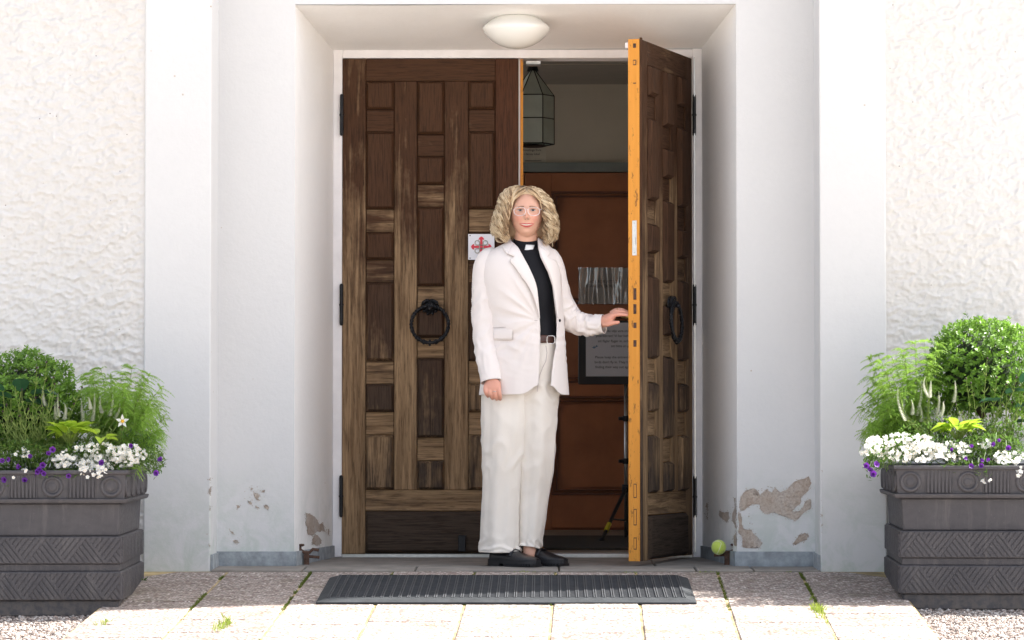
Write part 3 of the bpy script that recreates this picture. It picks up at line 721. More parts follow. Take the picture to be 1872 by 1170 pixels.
for k, ft in enumerate((at(1100, 996, 1.25), Vector((xp + .42, YS + .1, FZ + .01)), Vector((xp + .02, YS + .42, FZ + .01)))):
    ft.z = FZ + .016; tp = Vector((xp, YS, zh))
    MB().tube([tp, ft], [.010, .009], 8).sphere(ft, .013, 8, 6).build('leg', M['blackplastic'], sg)
    if k == 0: d_ = (ft - tp); MB().tube([tp + d_ * .70, tp + d_ * .83], .0125, 8).build('yellow_tape', M['yellow'], sg)
    MB().tube([Vector((xp, YS, zh - .16)), tp + (ft - tp) * .6], .005, 6).build('brace', M['blackplastic'], sg)

# lantern
YLn = 1.75; lc = at(974, 200, YLn); Rl = .107; zt_, zs_, zm_, zb_ = at(0, 124, YLn).z, at(0, 177, YLn).z, at(0, 219, YLn).z, at(0, 265, YLn).z
ln_ = thing('hanging_lantern', 'six sided leaded lantern of milky glass hanging inside the doorway', 'lantern', (lc.x, YLn, zb_))
M['milk'] = simple('milky_green_glass', (.52, .58, .52), .25, var=.08, vs=14); M['lead'] = simple('dark_lead_came', (.022, .024, .024), .5, .5)
A6 = [R(60 * k - 62) for k in range(6)]; C6 = [(lc.x + Rl * math.cos(a_), YLn + Rl * math.sin(a_)) for a_ in A6]
for k in range(6):
    (xa, ya), (xb, yb_) = C6[k], C6[(k + 1) % 6]
    for z0, z1 in ((zb_, zm_), (zm_, zs_)): MB().add([(xa, ya, z0), (xb, yb_, z0), (xb, yb_, z1), (xa, ya, z1)], [(0, 1, 2, 3)]).build('pane', M['milk'], ln_)
    MB().add([(xa, ya, zs_), (xb, yb_, zs_), (lc.x, YLn, zt_)], [(0, 1, 2)]).build('pane', M['milk'], ln_)
m = MB()
for (x, y) in C6: m.tube([(x, y, zb_), (x, y, zs_), (lc.x, YLn, zt_)], .0030, 6)
for z_ in (zb_, zm_, zs_): m.tube([(x, y, z_) for x, y in C6], .0030, 6, closed=True)
m.tube([(lc.x, YLn, zt_ - .02), (lc.x, YLn, 2.478)], .006, 6); m.lathe([(0, zt_ + .02), (.02, zt_ + .015), (.03, zt_ - .02)], (lc.x, YLn, 0), 12)
m.sphere((lc.x, YLn, zb_ - .008), (.075, .075, .008), 12, 4)
m.build('came_frame', M['lead'], ln_)

# ceiling lamp
YLm = -.49; c_ = at(944, 50, YLm); zsf = ZO + (ZI - ZO) * ((YLm - YO) / -YO)
lm = thing('ceiling_lamp', 'round white opal glass ceiling lamp on the soffit above the door', 'lamp', (c_.x, YLm, zsf))
zl = c_.z - .004
MB().lathe([(.045, .058), (.086, .050), (.104, .038), (.128, .020), (.143, .008), (.147, -.002), (.143, -.013), (.128, -.034), (.104, -.056), (.075, -.073), (.045, -.084), (.018, -.0885), (0, -.089)], (c_.x, YLm, zl), 48).build('glass_bowl', M['glass_opal'], lm, smooth=True)
MB().lathe([(0, zsf + .02), (.075, zsf + .02), (.078, zl + .030), (.06, zl + .025), (0, zl + .025)], (c_.x, YLm, 0), 32).build('lamp_base', M['trim'], lm, smooth=False)

# pilgrim cross plaque on the door
a, b_ = at(856, 428, -.022), at(904, 475, -.022); YQ = -.0315
pq = thing('cross_plaque', 'square white plaque with a red cross and grey loops on the closed door', 'sign', ((a.x + b_.x) / 2, YQ, b_.z))
M['enamel'] = simple('white_enamel', (.80, .81, .86), .3, var=.01); M['red'] = simple('red_enamel', (.66, .035, .06), .35); M['greyp'] = simple('grey_enamel', (.42, .43, .38), .4)
MB().box(a.x, b_.x, YQ, -.0245, b_.z, a.z, .0008).build('plate', M['enamel'], pq)
u = (b_.x - a.x); q0 = Vector(((a.x + b_.x) / 2, 0, (a.z + b_.z) / 2)); m = MB(); w_ = .045 * u; L_ = .28 * u
def arm(ang):
    P = [(-w_, 0), (-w_, L_), (-w_ * 2.6, L_ - w_ * .4), (-w_ * 1.7, L_ + w_ * 1.6), (0, L_ + .115 * u), (w_ * 1.7, L_ + w_ * 1.6), (w_ * 2.6, L_ - w_ * .4), (w_, L_), (w_, 0)]
    return [(q0.x + x * math.cos(ang) - y * math.sin(ang), q0.z + x * math.sin(ang) + y * math.cos(ang)) for x, y in P]
for k in range(4): MB().prism(arm(k * math.pi / 2), YQ - .0018 - .0002 * (k % 2), YQ - .0004).build('cross_arm', M['red'], pq)
for sx_, sz_ in ((1, 1), (-1, 1), (1, -1), (-1, -1)):
    P = []
    for k in range(28):
        t = k / 27; an = R(-90) + t * R(270)      # three-quarter loop then tails to the centre lines
        P.append((q0.x + sx_ * (.155 * u + .085 * u * math.cos(an)), YQ - .0012, q0.z + sz_ * (.155 * u + .085 * u * math.sin(an))))
    P = [(q0.x - sx_ * .06 * u, YQ - .0012, q0.z + sz_ * .07 * u)] + P + [(q0.x + sx_ * .07 * u, YQ - .0012, q0.z - sz_ * .06 * u)]
    MB().tube(P, .0024, 6).build('loop', M['greyp'], pq, smooth=True)
for sx_ in (-1, 1):
    for sz_ in (-1, 1): MB().sphere((q0.x + sx_ * .43 * u, YQ, q0.z + sz_ * .43 * u), (.0028, .0015, .0028), 8, 4).build('screw', M['iron'], pq)

# ================================================================== RUBBER MAT
rm = thing('rubber_mat', 'black rubber scraper mat lying on the slabs before the door, half in sun', 'mat', (-.15, -1.7, ramp_z(-1.7)))
mx0, mx1, my0, my1 = -.885, .572, -2.12, -1.29
def rz_(y): return ramp_z(y)
def mbox(m, x0, x1, y0, y1, z0, z1):
    v = [(x, y, rz_(y) + z) for z in (z0, z1) for x, y in ((x0, y0), (x1, y0), (x1, y1), (x0, y1))]
    m.add(v, [(0, 3, 2, 1), (4, 5, 6, 7), (0, 1, 5, 4), (1, 2, 6, 5), (2, 3, 7, 6), (3, 0, 4, 7)])
m = MB(); bw = .045; t0, t1 = .004, .020
O = [(mx0, my0), (mx1, my0), (mx1, my1 - .03), (mx1 - .03, my1), (mx0 + .03, my1), (mx0, my1 - .03)]
I_ = [(mx0 + bw, my0 + bw), (mx1 - bw, my0 + bw), (mx1 - bw, my1 - bw), (mx1 - bw - .001, my1 - bw + .0005), (mx0 + bw + .001, my1 - bw + .0005), (mx0 + bw, my1 - bw)]
V = [(x, y, rz_(y) + .001) for x, y in O] + [(x, y, rz_(y) + t0 + .003) for x, y in O] + [(x, y, rz_(y) + t1) for x, y in I_] + [(x, y, rz_(y) + .001) for x, y in I_]
m.add(V, [(L * 6 + k, L * 6 + (k + 1) % 6, L * 6 + 6 + (k + 1) % 6, L * 6 + 6 + k) for L in range(3) for k in range(6)])
m.build('bevelled_border', M['rubber'], rm)
m = MB(); nx = 40; px_ = (mx1 - mx0 - 2 * bw) / nx
for k in range(nx + 1):
    x = mx0 + bw + k * px_
    for dx in (-.0062, .0018): mbox(m, x + dx, x + dx + .0044, my0 + bw, my1 - bw, .002, .0215)
ny = 34; py_ = (my1 - my0 - 2 * bw) / ny
for k in range(ny + 1):
    y = my0 + bw + k * py_; mbox(m, mx0 + bw, mx1 - bw, y - .0042, y + .0042, .0100, .0175)
m.build('mesh_grid', simple('worn_sunlit_rubber_ribs', (.052, .056, .062), .7, var=.2, vs=25, spec=.3), rm, kind='stuff')  # rib rubber coloured paler so its sunlit part shows
mbox_ = MB(); mbox(mbox_, mx0 + .03, mx1 - .03, my0 + .03, my1 - .03, .0005, .0035); mbox_.build('mat_underside', M['rubber'], rm)

# ================================================================== BOOT SCRAPERS and ball
YSc = -.62
def scraper(label, pts):
    o = thing('boot_scraper', label, 'boot scraper', at(*pts['post'][0], YSc), 0, None)
    o.location.z = sz(YSc)
    A_ = lambda p_: at(p_[0], p_[1], YSc)
    m = MB(); P = [A_(q_) for q_ in pts['post']]; P[0].z = sz(YSc) - .01; m.tube(P, .0155, 4, twist=0); m.build('post', M['rust'], o, bevel=.002)
    for nm, r_ in (('cradle', .0095), ('blade', .0085)):
        m = MB(); m.tube([A_(q_) for q_ in pts[nm]], r_, 6, flat=.6); m.build(nm, M['rust'], o, smooth=True)
    k = A_(pts['knob']); MB().lathe([(0, k.z + .006), (.010, k.z + .005), (.0145, k.z), (.010, k.z - .004), (.005, k.z - .006)], (k.x, k.y, 0), 14).build('knob', M['rust'], o, smooth=True)
    return o
scraper('rusty iron boot scraper at the foot of the left jamb, with nothing on it', dict(post=[(560.5, 1030), (560.5, 1009)], cradle=[(548, 998), (549, 1005), (556, 1010), (566, 1010), (572, 1004), (578, 1005), (583, 1006)], blade=[(562, 1017), (584, 1019)], knob=(551, 996.5)))
scraper('rusty iron boot scraper at the foot of the right jamb, holding the tennis ball', dict(post=[(1329, 1030), (1329, 1010)], cradle=[(1343, 998), (1342, 1005), (1336, 1009), (1324, 1010), (1318, 1007)], blade=[(1328, 1014), (1305, 1015)], knob=(1341, 996)))
def ballmat():
    n = N('tennis_felt'); c = n.mix(n.noise(50, 4), (.42, .55, .06), (.62, .76, .14)); n.bump(n.noise(300, 3), .6, .002); n.fin(c, .95); n.b.inputs['Sheen Weight'].default_value = .5; return n.m
bc = at(1314, 1000.5, YSc - .03)
tb = thing('tennis_ball', 'yellow green tennis ball resting on the right boot scraper', 'ball', (bc.x, bc.y, bc.z - .032))
MB().sphere(bc, .032, 32, 20).build('felt_cover', ballmat(), tb, smooth=True)
P = []
for k in range(90):
    t = 2 * math.pi * k / 90; a_, b2 = .44 * math.pi, 0
    la = .75 * math.sin(2 * t); lo = t + .35 * math.sin(2 * t + 1.57) * 0
    v_ = Vector((math.cos(la) * math.cos(lo), math.cos(la) * math.sin(lo), math.sin(la))); v_.rotate(Euler((.5, .9, .4))); P.append(bc + v_ * .0319)
MB().tube(P, .0011, 5, closed=True).build('seam', simple('ball_seam_rubber', (.75, .78, .6), .6), tb)
# ================================================================== PLANTERS
def clip_poly(poly, a, b, c):      # keep a*x+b*y<=c
    out = []
    for i in range(len(poly)):
        p, q = poly[i], poly[(i + 1) % len(poly)]; dp, dq = a * p[0] + b * p[1] - c, a * q[0] + b * q[1] - c
        if dp <= 0: out.append(p)
        if dp * dq < 0: t = dp / (dp - dq); out.append((p[0] + (q[0] - p[0]) * t, p[1] + (q[1] - p[1]) * t))
    return out
def herring(Wd, h, z0):
    """ribs of a zigzag basket pattern on a band Wd wide and h high, centred on x=0"""
    polys = []; per = .152; a0 = -Wd / 2 + .004; a1 = Wd / 2 - .004; nper = int(Wd / per) + 2; pitch = .0185; rw = .0150
    for k in range(-1, nper):
        xs = a0 + k * per
        for tri, sg in (([(xs, 0), (xs + per / 2, h), (xs + per, 0)], 1), ([(xs + per / 2, h), (xs + per, 0), (xs + per * 1.5, h)], -1)):
            # ribs lie parallel to one leg of the triangle, butting against the other
            dx, dy = (per / 2, -h) if sg > 0 else (per / 2, h)
            L = math.hypot(dx, dy); nx, ny = -dy / L, dx / L
            cs = [nx * p[0] + ny * p[1] for p in tri]; c0 = min(cs)
            j = 0
            while c0 + j * pitch < max(cs):
                q = clip_poly(tri, -nx, -ny, -(c0 + j * pitch + .0015)); q = clip_poly(q, nx, ny, c0 + j * pitch + rw) if len(q) > 2 else q
                if len(q) > 2: q = clip_poly(q, -1, 0, -a0)
                if len(q) > 2: q = clip_poly(q, 1, 0, a1)
                if len(q) > 2: polys.append([(x, z0 + .004 + y * (1 - .008 / h)) for x, y in q])
                j += 1
    return polys
def planter(label, corner, rz, side, base_z, zscale):
    """corner: front inner base corner of the pot; side=+1 the pot extends to +X, -1 to -X"""
    Wp = .95; o = thing('square_planter', label, 'planter', (corner[0], corner[1], base_z), rz)
    cx, cy = side * Wp / 2, Wp / 2; hw = Wp / 2
    def ringbox(name, off0, off1, z0, z1, bev=.006):
        m = MB(); z0 *= zscale; z1 *= zscale
        V = [(cx + sx * (hw + off), cy + sy * (hw + off), z) for off, z in ((off0, z0), (off1, z1)) for sx, sy in ((-1, -1), (1, -1), (1, 1), (-1, 1))]
        m.add(V, [(0, 3, 2, 1), (4, 5, 6, 7), (0, 1, 5, 4), (1, 2, 6, 5), (2, 3, 7, 6), (3, 0, 4, 7)])
        return m.build(name, M['planter'], o, world=False, bevel=bev)
    ringbox('base', -.004, -.002, 0, .060); ringbox('lower_band', .012, .012, .0605, .171); ringbox('neck', 0, 0, .1715, .1985, .003); ringbox('upper_band', .010, .010, .199, .304)
    ringbox('body', -.004, .002, .3045, .429); ringbox('rim_lip', .028, .034, .4295, .447, .005)
    # rim: hollow so that the soil shows
    m = MB(); z0, z1 = .4475 * zscale, .555 * zscale
    def sq(off, z): return [(cx + sx * (hw + off), cy + sy * (hw + off), z) for sx, sy in ((-1, -1), (1, -1), (1, 1), (-1, 1))]
    Ls = sq(.018, z0) + sq(.024, z1 - .016) + sq(.034, z1 - .014) + sq(.034, z1) + sq(-.03, z1) + sq(-.035, z1 - .06)
    m.add(Ls, [(L * 4 + k, L * 4 + (k + 1) % 4, L * 4 + 4 + (k + 1) % 4, L * 4 + 4 + k) for L in range(5) for k in range(4)]); m.build('rim', M['planter'], o, world=False, bevel=.004)
    MB().box(cx - hw + .036, cx + hw - .036, cy - hw + .036, cy + hw - .036, z1 - .07, z1 - .035).build('soil', M['soil'], o, world=False)
    faces = [('x', 0), ('y', R(90)), ('y', R(-90)), ('x', R(180))]
    for nm, off, a, h_ in (('lower', .012, .0605 * zscale, .110 * zscale), ('upper', .010, .199 * zscale, .105 * zscale)):
        pol = herring(Wp + .02, h_, a)
        for _, an in faces:
            m = MB(); y = -(hw + off)
            for p in pol: m.prism(p, y - .0035, y + .001)
            m.v = [(cx + v[0] * math.cos(an) - v[1] * math.sin(an), cy + v[0] * math.sin(an) + v[1] * math.cos(an), v[2]) for v in m.v]
            m.build('herringbone_relief', M['planter'], o, world=False, kind='stuff')
    zc = (.4475 + .539) / 2 * zscale
    for _, an in faces:
        for k in range(5):
            x = (k - 2) * .222; y = -(hw + .020)
            def put(m, name):
                m.v = [(cx + v[0] * math.cos(an) - v[1] * math.sin(an), cy + v[0] * math.sin(an) + v[1] * math.cos(an), v[2]) for v in m.v]; m.build(name, M['planter'], o, world=False, smooth=name == 'ring_ornament', kind='stuff' if name == 'reeded_panel' else None)
            m = MB(); m.tube([(x + .034 * math.cos(t), y - .001, zc + .034 * math.sin(t)) for t in np.linspace(0, 2 * math.pi, 33)[:-1]], .0078, 8, closed=True, flat=1); m.sphere((x, y, zc), (.019, .004, .019), 16, 6)
            put(m, 'ring_ornament')
            if k < 4:
                m = MB(); x += .111
                for j in range(7): m.box(x - .047 + j * .0142, x - .047 + j * .0142 + .0088, y - .0055, y + .002, zc - .043, zc + .043, .0015)
                put(m, 'reeded_panel')
                for e in (-.053, .050): m = MB(); m.box(x + e, x + e + .003, y - .0045, y + .002, zc - .043, zc + .043); put(m, 'upright_fillet')
    return o
M['soil'] = simple('dark_potting_soil', (.035, .024, .016), .95, var=.5, vs=40, bump=1, bs=80)
gz = lambda y: ground_z(y)
planter('dark grey square planter at the left of the ramp, zigzag bands and ring ornaments', (-1.628, -2.20), R(2.3), -1, gz(-2.2) + .005, 1.0)
planter('dark grey square planter at the right of the ramp, zigzag bands and ring ornaments', (1.372, -1.98), R(-2.6), 1, gz(-1.98) + .005, 1.0)

# ------------------------------------------------------------------ gravel
def pebbles(x0, x1, y0, y1, n, label):
    r = np.random.default_rng(int(abs(x0) * 100)); ico = bmesh.new(); bmesh.ops.create_icosphere(ico, subdivisions=1, radius=1)
    V0 = np.array([v.co[:] for v in ico.verts]); F0 = np.array([[v.index for v in f.verts] for f in ico.faces]); ico.free()
    n0 = len(V0); c = np.stack([r.uniform(x0, x1, n), r.uniform(y0, y1, n)], 1)
    k = np.array([not (-1.66 + TW * (y + 2) < x < 1.38 + TW * (y + 2)) for x, y in c]); c = c[k]; n = len(c)
    s = r.uniform(.0035, .0085, n)[:, None, None] * r.uniform(.6, 1.3, (n, 1, 3)) * r.uniform(.8, 1.2, (n, n0, 1)); s[:, :, 2] *= .7
    V = V0[None] * s; an = r.uniform(0, 6.28, n); ca, sa = np.cos(an)[:, None], np.sin(an)[:, None]
    V = np.stack([V[..., 0] * ca - V[..., 1] * sa, V[..., 0] * sa + V[..., 1] * ca, V[..., 2]], -1)
    V += np.stack([c[:, 0], c[:, 1], np.array([ground_z(y) for y in c[:, 1]]) + r.uniform(.001, .006, n)], 1)[:, None]
    Fc = F0[None] + (np.arange(n) * n0)[:, None, None]
    m = MB(); m.v = V.reshape(-1, 3).tolist(); m.f = Fc.reshape(-1, 3).tolist()
    m.build('gravel', M['pebble'], kind='stuff', colors=np.repeat(r.uniform(0, 1, n), n0), label=label, cat='gravel')
n = N('mixed_pebbles'); a_ = n.new('Attribute', attribute_name='tone'); M['pebble'] = n.fin(n.ramp(a_.outputs['Fac'], [(0, (.10, .085, .08)), (.35, (.26, .20, .17)), (.7, (.36, .32, .29)), (1, (.62, .58, .54))]), .75)
pebbles(-2.75, -1.50, -3.6, -2.1, 15000, 'loose grey pink gravel on the ground before the left planter')
pebbles(1.30, 2.6, -3.4, -1.85, 15000, 'loose grey pink gravel on the ground before the right planter')
# moss and grass in the joints
M['moss'] = leafmat('moss_green', (.05, .075, .010), (.17, .22, .03), .2, .8)
def tufts(name, spots, label, hgt=.014, cnt=9, mat='moss', cat='moss', spread=.006, w_=.0016):
    m = MB(); tone = []; r = random.Random(len(spots))
    for (x, y, s_) in spots:
        for _ in range(cnt):
            a = r.uniform(0, 6.28); q = r.uniform(0, spread) * s_; bx_, by_ = x + q * math.cos(a), y + q * math.sin(a); z = ramp_z(y) - .006; h = hgt * s_ * r.uniform(.5, 1.2); a = r.uniform(0, 6.28); l = h * r.uniform(.1, .7); wx, wy = w_ * math.cos(a + 1.57), w_ * math.sin(a + 1.57)
            m.add([(bx_ - wx, by_ - wy, z), (bx_ + wx, by_ + wy, z), (bx_ + l * .5 * math.cos(a), by_ + l * .5 * math.sin(a), z + h * .75), (bx_ + l * math.cos(a), by_ + l * math.sin(a), z + h)], [(0, 1, 2), (2, 1, 3)]); t_ = r.random(); tone += [t_] * 4
    return m.build(name, M[mat], kind='stuff', colors=tone, label=label, cat=cat)
sp = []; r = random.Random(2)
for j, x in enumerate(JX[1:-1]):
    dens = [1.7, 1.5, .25, .15, .1, .1, .8, 1.3][j]
    for _ in range(int(260 * dens)):
        y = -1.05 - abs(r.gauss(0, .75)) if r.random() < .7 else r.uniform(-3.6, -1.05)
        if y < -3.6 or (y < -2.3 and r.random() < .85): continue
        if noise(np.array([x * 3, y * 6, 0.5])) > -.12: sp.append((rampx(x, y) + r.uniform(-.006, .006), y, r.uniform(.4, 1.0)))
tufts('joint_moss', sp, 'green moss and grass growing in the joints between the slabs', .012, 6)
sp = [(rampx(at(1497, 1122, -2.3).x, -2.3) + r.gauss(0, .012), -2.3 + r.gauss(0, .15), r.uniform(.6, 1.5)) for _ in range(30)] + [(at(408, 1150, -2.7).x + r.gauss(0, .015), -2.75 + r.gauss(0, .08), r.uniform(.6, 1.6)) for _ in range(22)] + [(at(620, 1135, -2.6).x - .86 + r.gauss(0, .01), -2.7 + r.gauss(0, .05), 1) for _ in range(6)]
M['grass'] = leafmat('fresh_grass', (.12, .18, .02), (.33, .42, .07), .4)
tufts('joint_grass', sp, 'small tufts of fresh grass sprouting between the sunlit slabs', .022, 10, 'grass', 'grass', .012, .0012)
sp = [(x + r.gauss(0, .01), -1.05 + r.gauss(0, .004), r.uniform(.5, 1.2)) for x in (-.13, -.11, -.1, -.08, -.06, .33, .34, .64, .66, .67, -.42, 1.0) for _ in range(3)]
tufts('threshold_weeds', sp, 'tiny green weeds along the edge of the doorstep', .010, 8, 'grass', 'weeds', .008, .0014)

# ------------------------------------------------------------------ plants
M['box'] = leafmat('boxwood_leaf', (.028, .085, .010), (.19, .35, .045), .4, .35)
M['cosmos'] = leafmat('feathery_leaf', (.12, .26, .03), (.34, .52, .09), .5, .5)
M['lime'] = leafmat('lime_leaf', (.24, .38, .025), (.40, .56, .06), .45, .35)
M['green'] = leafmat('small_green_leaf', (.035, .085, .015), (.12, .22, .04), .4, .45)
M['stem'] = leafmat('thin_stem', (.12, .18, .03), (.26, .34, .08), .3, .5)
M['white'] = leafmat('white_petal', (.74, .74, .68), (.84, .84, .80), .3, .6)
M['spire'] = leafmat('cream_spire', (.52, .55, .42), (.80, .80, .72), .3, .6)
M['purple'] = leafmat('purple_petal', (.060, .008, .14), (.16, .025, .34), .3, .5)
M['bud'] = simple('dark_bud', (.03, .008, .012), .6); M['yolk'] = simple('yellow_flower_eye', (.75, .42, .02), .6)
M['bigleaf'] = leafmat('dark_broad_leaf', (.012, .045, .020), (.035, .10, .045), .25, .35)
def leafblades(m, tone, c, d, up, L, Wd, t, fold=.25, seg=1):
    """one leaf: pointed blade from c along d, folded about its midrib"""
    d = d.normalized(); s = d.cross(up); s = s.normalized() if s.length > 1e-5 else d.orthogonal().normalized(); n_ = s.cross(d)
    if seg == 1:
        m.add([c, c + d * L * .45 + s * Wd / 2 + n_ * Wd * fold, c + d * L, c + d * L * .45 - s * Wd / 2 + n_ * Wd * fold, c + d * L * .5], [(0, 4, 1), (1, 4, 2), (0, 3, 4), (3, 2, 4)]); tone += [t] * 5
    else:
        Lf, Rt, Md = [], [], []
        K = 7
        for k in range(K + 1):
            u_ = k / K; wd = Wd / 2 * math.sin(math.pi * min(1, (u_ * .92 + .06)) ** .75) * (1 if k < K else 0); droop = -up * (u_ ** 2) * L * .25
            p = c + d * L * u_ + droop; Lf.append(p + s * wd + n_ * wd * .45); Rt.append(p - s * wd + n_ * wd * .45); Md.append(p)
        b0 = len(m.v); m.add(Lf + Md + Rt, [(k, K + 1 + k, K + 2 + k, k + 1) for k in range(K)] + [(K + 1 + k, 2 * K + 2 + k, 2 * K + 3 + k, K + 2 + k) for k in range(K)]); tone += [t + .15 * (k % 2) for k in range(3 * (K + 1))]
def rdir(r, zmin=-1):
    while 1:
        v = Vector((r.gauss(0, 1), r.gauss(0, 1), r.gauss(0, 1))).normalized()
        if v.z >= zmin: return v
def boxball(label, c, rad, n, seed):
    o = thing('boxwood_bush', label, 'shrub', (c.x, c.y, c.z - rad)); r = random.Random(seed); m = MB(); tone = []
    for i in range(n // 5):      # twig tips with a rosette of leaves
        v = rdir(r, -.75); k = 1 + .22 * float(noise(np.array([v.x * 2.1 + seed, v.y * 2.1, v.z * 2.1]))) + .13 * float(noise(np.array([v.x * 7 + seed, v.y * 7, v.z * 7])))
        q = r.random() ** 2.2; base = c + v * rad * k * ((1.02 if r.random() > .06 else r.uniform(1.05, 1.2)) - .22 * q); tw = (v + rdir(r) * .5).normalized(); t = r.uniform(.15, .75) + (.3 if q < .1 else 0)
        for j in range(6):
            a = j * 2.4; side = tw.orthogonal(); side.rotate(Matrix.Rotation(a, 3, tw)); d = (side * .8 + tw * .75); L = r.uniform(.010, .023)
            leafblades(m, tone, base + tw * .0045 * j, d, tw, L, L * .58, max(0, min(1, t + r.uniform(-.15, .2))), .15)
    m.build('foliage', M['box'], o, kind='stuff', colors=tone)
    m = MB(); tone = []
    for i in range(90):
        v = rdir(r, -.3); m.tube([c - Vector((0, 0, rad * .9)), c + v * rad * .45, c + v * rad * .97], [.004, .003, .0012], 4); 
    m.build('twigs', M['soilw'], o, kind='stuff')
    m = MB(); G = []
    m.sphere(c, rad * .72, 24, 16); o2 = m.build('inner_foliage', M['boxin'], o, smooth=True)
    return o
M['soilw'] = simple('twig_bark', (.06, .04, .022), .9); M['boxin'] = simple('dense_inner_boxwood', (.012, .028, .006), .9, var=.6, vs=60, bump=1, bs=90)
def feathery(label, base, tips, seed):
    o = thing('cosmos_plant', label, 'plant', base); r = random.Random(seed); m = MB(); tone = []; sm = MB(); st_ = []
    for tp in tips:
        n_ = 14; mid = base.lerp(tp, .55) + Vector((r.gauss(0, .012), r.gauss(0, .03), .03)); pts = []
        for k in range(n_ + 1):
            u_ = k / n_; pts.append(base.lerp(mid, u_).lerp(mid.lerp(tp, u_), u_))
        b0 = len(sm.v); sm.tube(pts, [.0022 - .0014 * k / n_ for k in range(n_ + 1)], 5); st_ += [.5] * (len(sm.v) - b0)
        for k in range(3, n_ + 1):
            ax = (pts[k] - pts[k - 1]).normalized(); t0 = r.uniform(.25, .95)
            for sg in range(5 if k < n_ else 7):
                a = r.uniform(0, 6.28); sd = ax.orthogonal(); sd.rotate(Matrix.Rotation(a, 3, ax)); d = (sd * .9 + ax * .7).normalized(); LL = r.uniform(.05, .095) * (1.1 - .4 * k / n_)
                P = [pts[k] + d * LL * u_ + Vector((0, 0, -LL * .55 * u_ * u_)) for u_ in np.linspace(0, 1, 7)]
                for j in range(1, 7):
                    dd = (P[j] - P[j - 1]).normalized(); sdd = dd.orthogonal().normalized()
                    for q in (0, 1, 2):
                        e = Vector(sdd); e.rotate(Matrix.Rotation(q * 2.1 + r.uniform(-.5, .5), 3, dd)); th = (e * .75 + dd).normalized(); l_ = LL * .30 * (1.15 - j / 8); w_ = .0013
                        s_ = th.cross(Vector((r.gauss(0, 1), r.gauss(0, 1), r.gauss(0, 1)))).normalized() * w_
                        m.add([P[j - 1] - s_, P[j - 1] + s_, P[j - 1] + th * l_ + Vector((0, 0, -.2 * l_))], [(0, 1, 2)]); tone += [t0] * 3
                    s_ = sdd * .0009; m.add([P[j - 1] - s_, P[j - 1] + s_, P[j] + s_, P[j] - s_], [(0, 1, 2, 3)]); tone += [t0] * 4
    m.build('foliage', M['cosmos'], o, kind='stuff', colors=tone); sm.build('stem', M['stem'], o, kind='stuff', colors=st_); return o
def spires(label, base, spk, Y, seed):
    o = thing('speedwell_plant', label, 'flower', base); r = random.Random(seed)
    for (x0, y0, x1, y1) in spk:      # tip and foot of the white spike in the photograph
        dy = r.uniform(-.05, .05); tip, ft = at(x0, y0, Y + dy), at(x1, y1, Y + dy); m = MB(); tone = []; nl = 26
        bow = Vector((r.uniform(-.006, .006), 0, 0)) if abs(x0 - x1) < 4 else Vector((.012 if x1 > x0 else -.006, 0, 0)) * -1
        for k in range(nl):
            u_ = k / (nl - 1); p = ft.lerp(tip, u_) + bow * math.sin(math.pi * u_); rad = .0078 * (1 - u_) ** .7 + .0012
            for j in range(8):
                a = j * .785 + k * .4; d = Vector((math.cos(a), math.sin(a), .55)).normalized()
                leafblades(m, tone, p + d * rad * .2, d, Vector((0, 0, 1)), rad * 1.25, rad * .8, r.uniform(.1, 1) * (1 - .5 * u_), .1)
        m.build('flower_spike', M['spire'], o, colors=tone)
        m = MB(); m.tube([base + Vector(((ft.x - base.x) * .6, r.uniform(-.03, .03), 0)), ft.lerp(base, .3), ft, ft.lerp(tip, .85)], .0016, 5); m.build('stem', M['stem'], o, colors=[.4] * len(m.v))
    m = MB(); tone = []
    for i in range(120):
        s_ = r.choice(spk); ft = at(s_[2], s_[3], Y); u_ = r.uniform(-.1, .95); p = Vector((base.x + (ft.x - base.x) * (.5 + .5 * u_) + r.gauss(0, .01), Y + r.gauss(0, .03), base.z + (ft.z - base.z) * u_)); a = r.uniform(0, 6.28)
        leafblades(m, tone, p, Vector((math.cos(a), math.sin(a), .5)), Vector((0, 0, 1)), r.uniform(.03, .055), .009, r.random(), .15)
    m.build('leaves', M['green'], o, kind='stuff', colors=tone)
def limeplant(label, cpx, Y, seed, n=30, spread=1.0):
    c = at(*cpx, Y); o = thing('sweet_potato_vine', label, 'plant', c); r = random.Random(seed)
    for k in range(n):
        a = k * 2.39996; el = -.1 + 1.4 * r.random(); d = Vector((math.cos(a), math.sin(a) * .8 - .15, math.sin(el))).normalized()
        st_ = c + Vector((d.x * .045 * spread, d.y * .04, .01 + .035 * r.random())); m = MB(); tone = []
        leafblades(m, tone, st_, d, Vector((0, 0, 1)), r.uniform(.045, .085), r.uniform(.036, .050), r.uniform(.0, .9), .3, seg=2); m.build('leaf', M['lime'], o, colors=tone, smooth=False)
        m = MB(); m.tube([c + Vector((0, 0, -.03)), st_], .0016, 4); m.build('leaf_stalk', M['stem'], o, colors=[.5] * len(m.v))
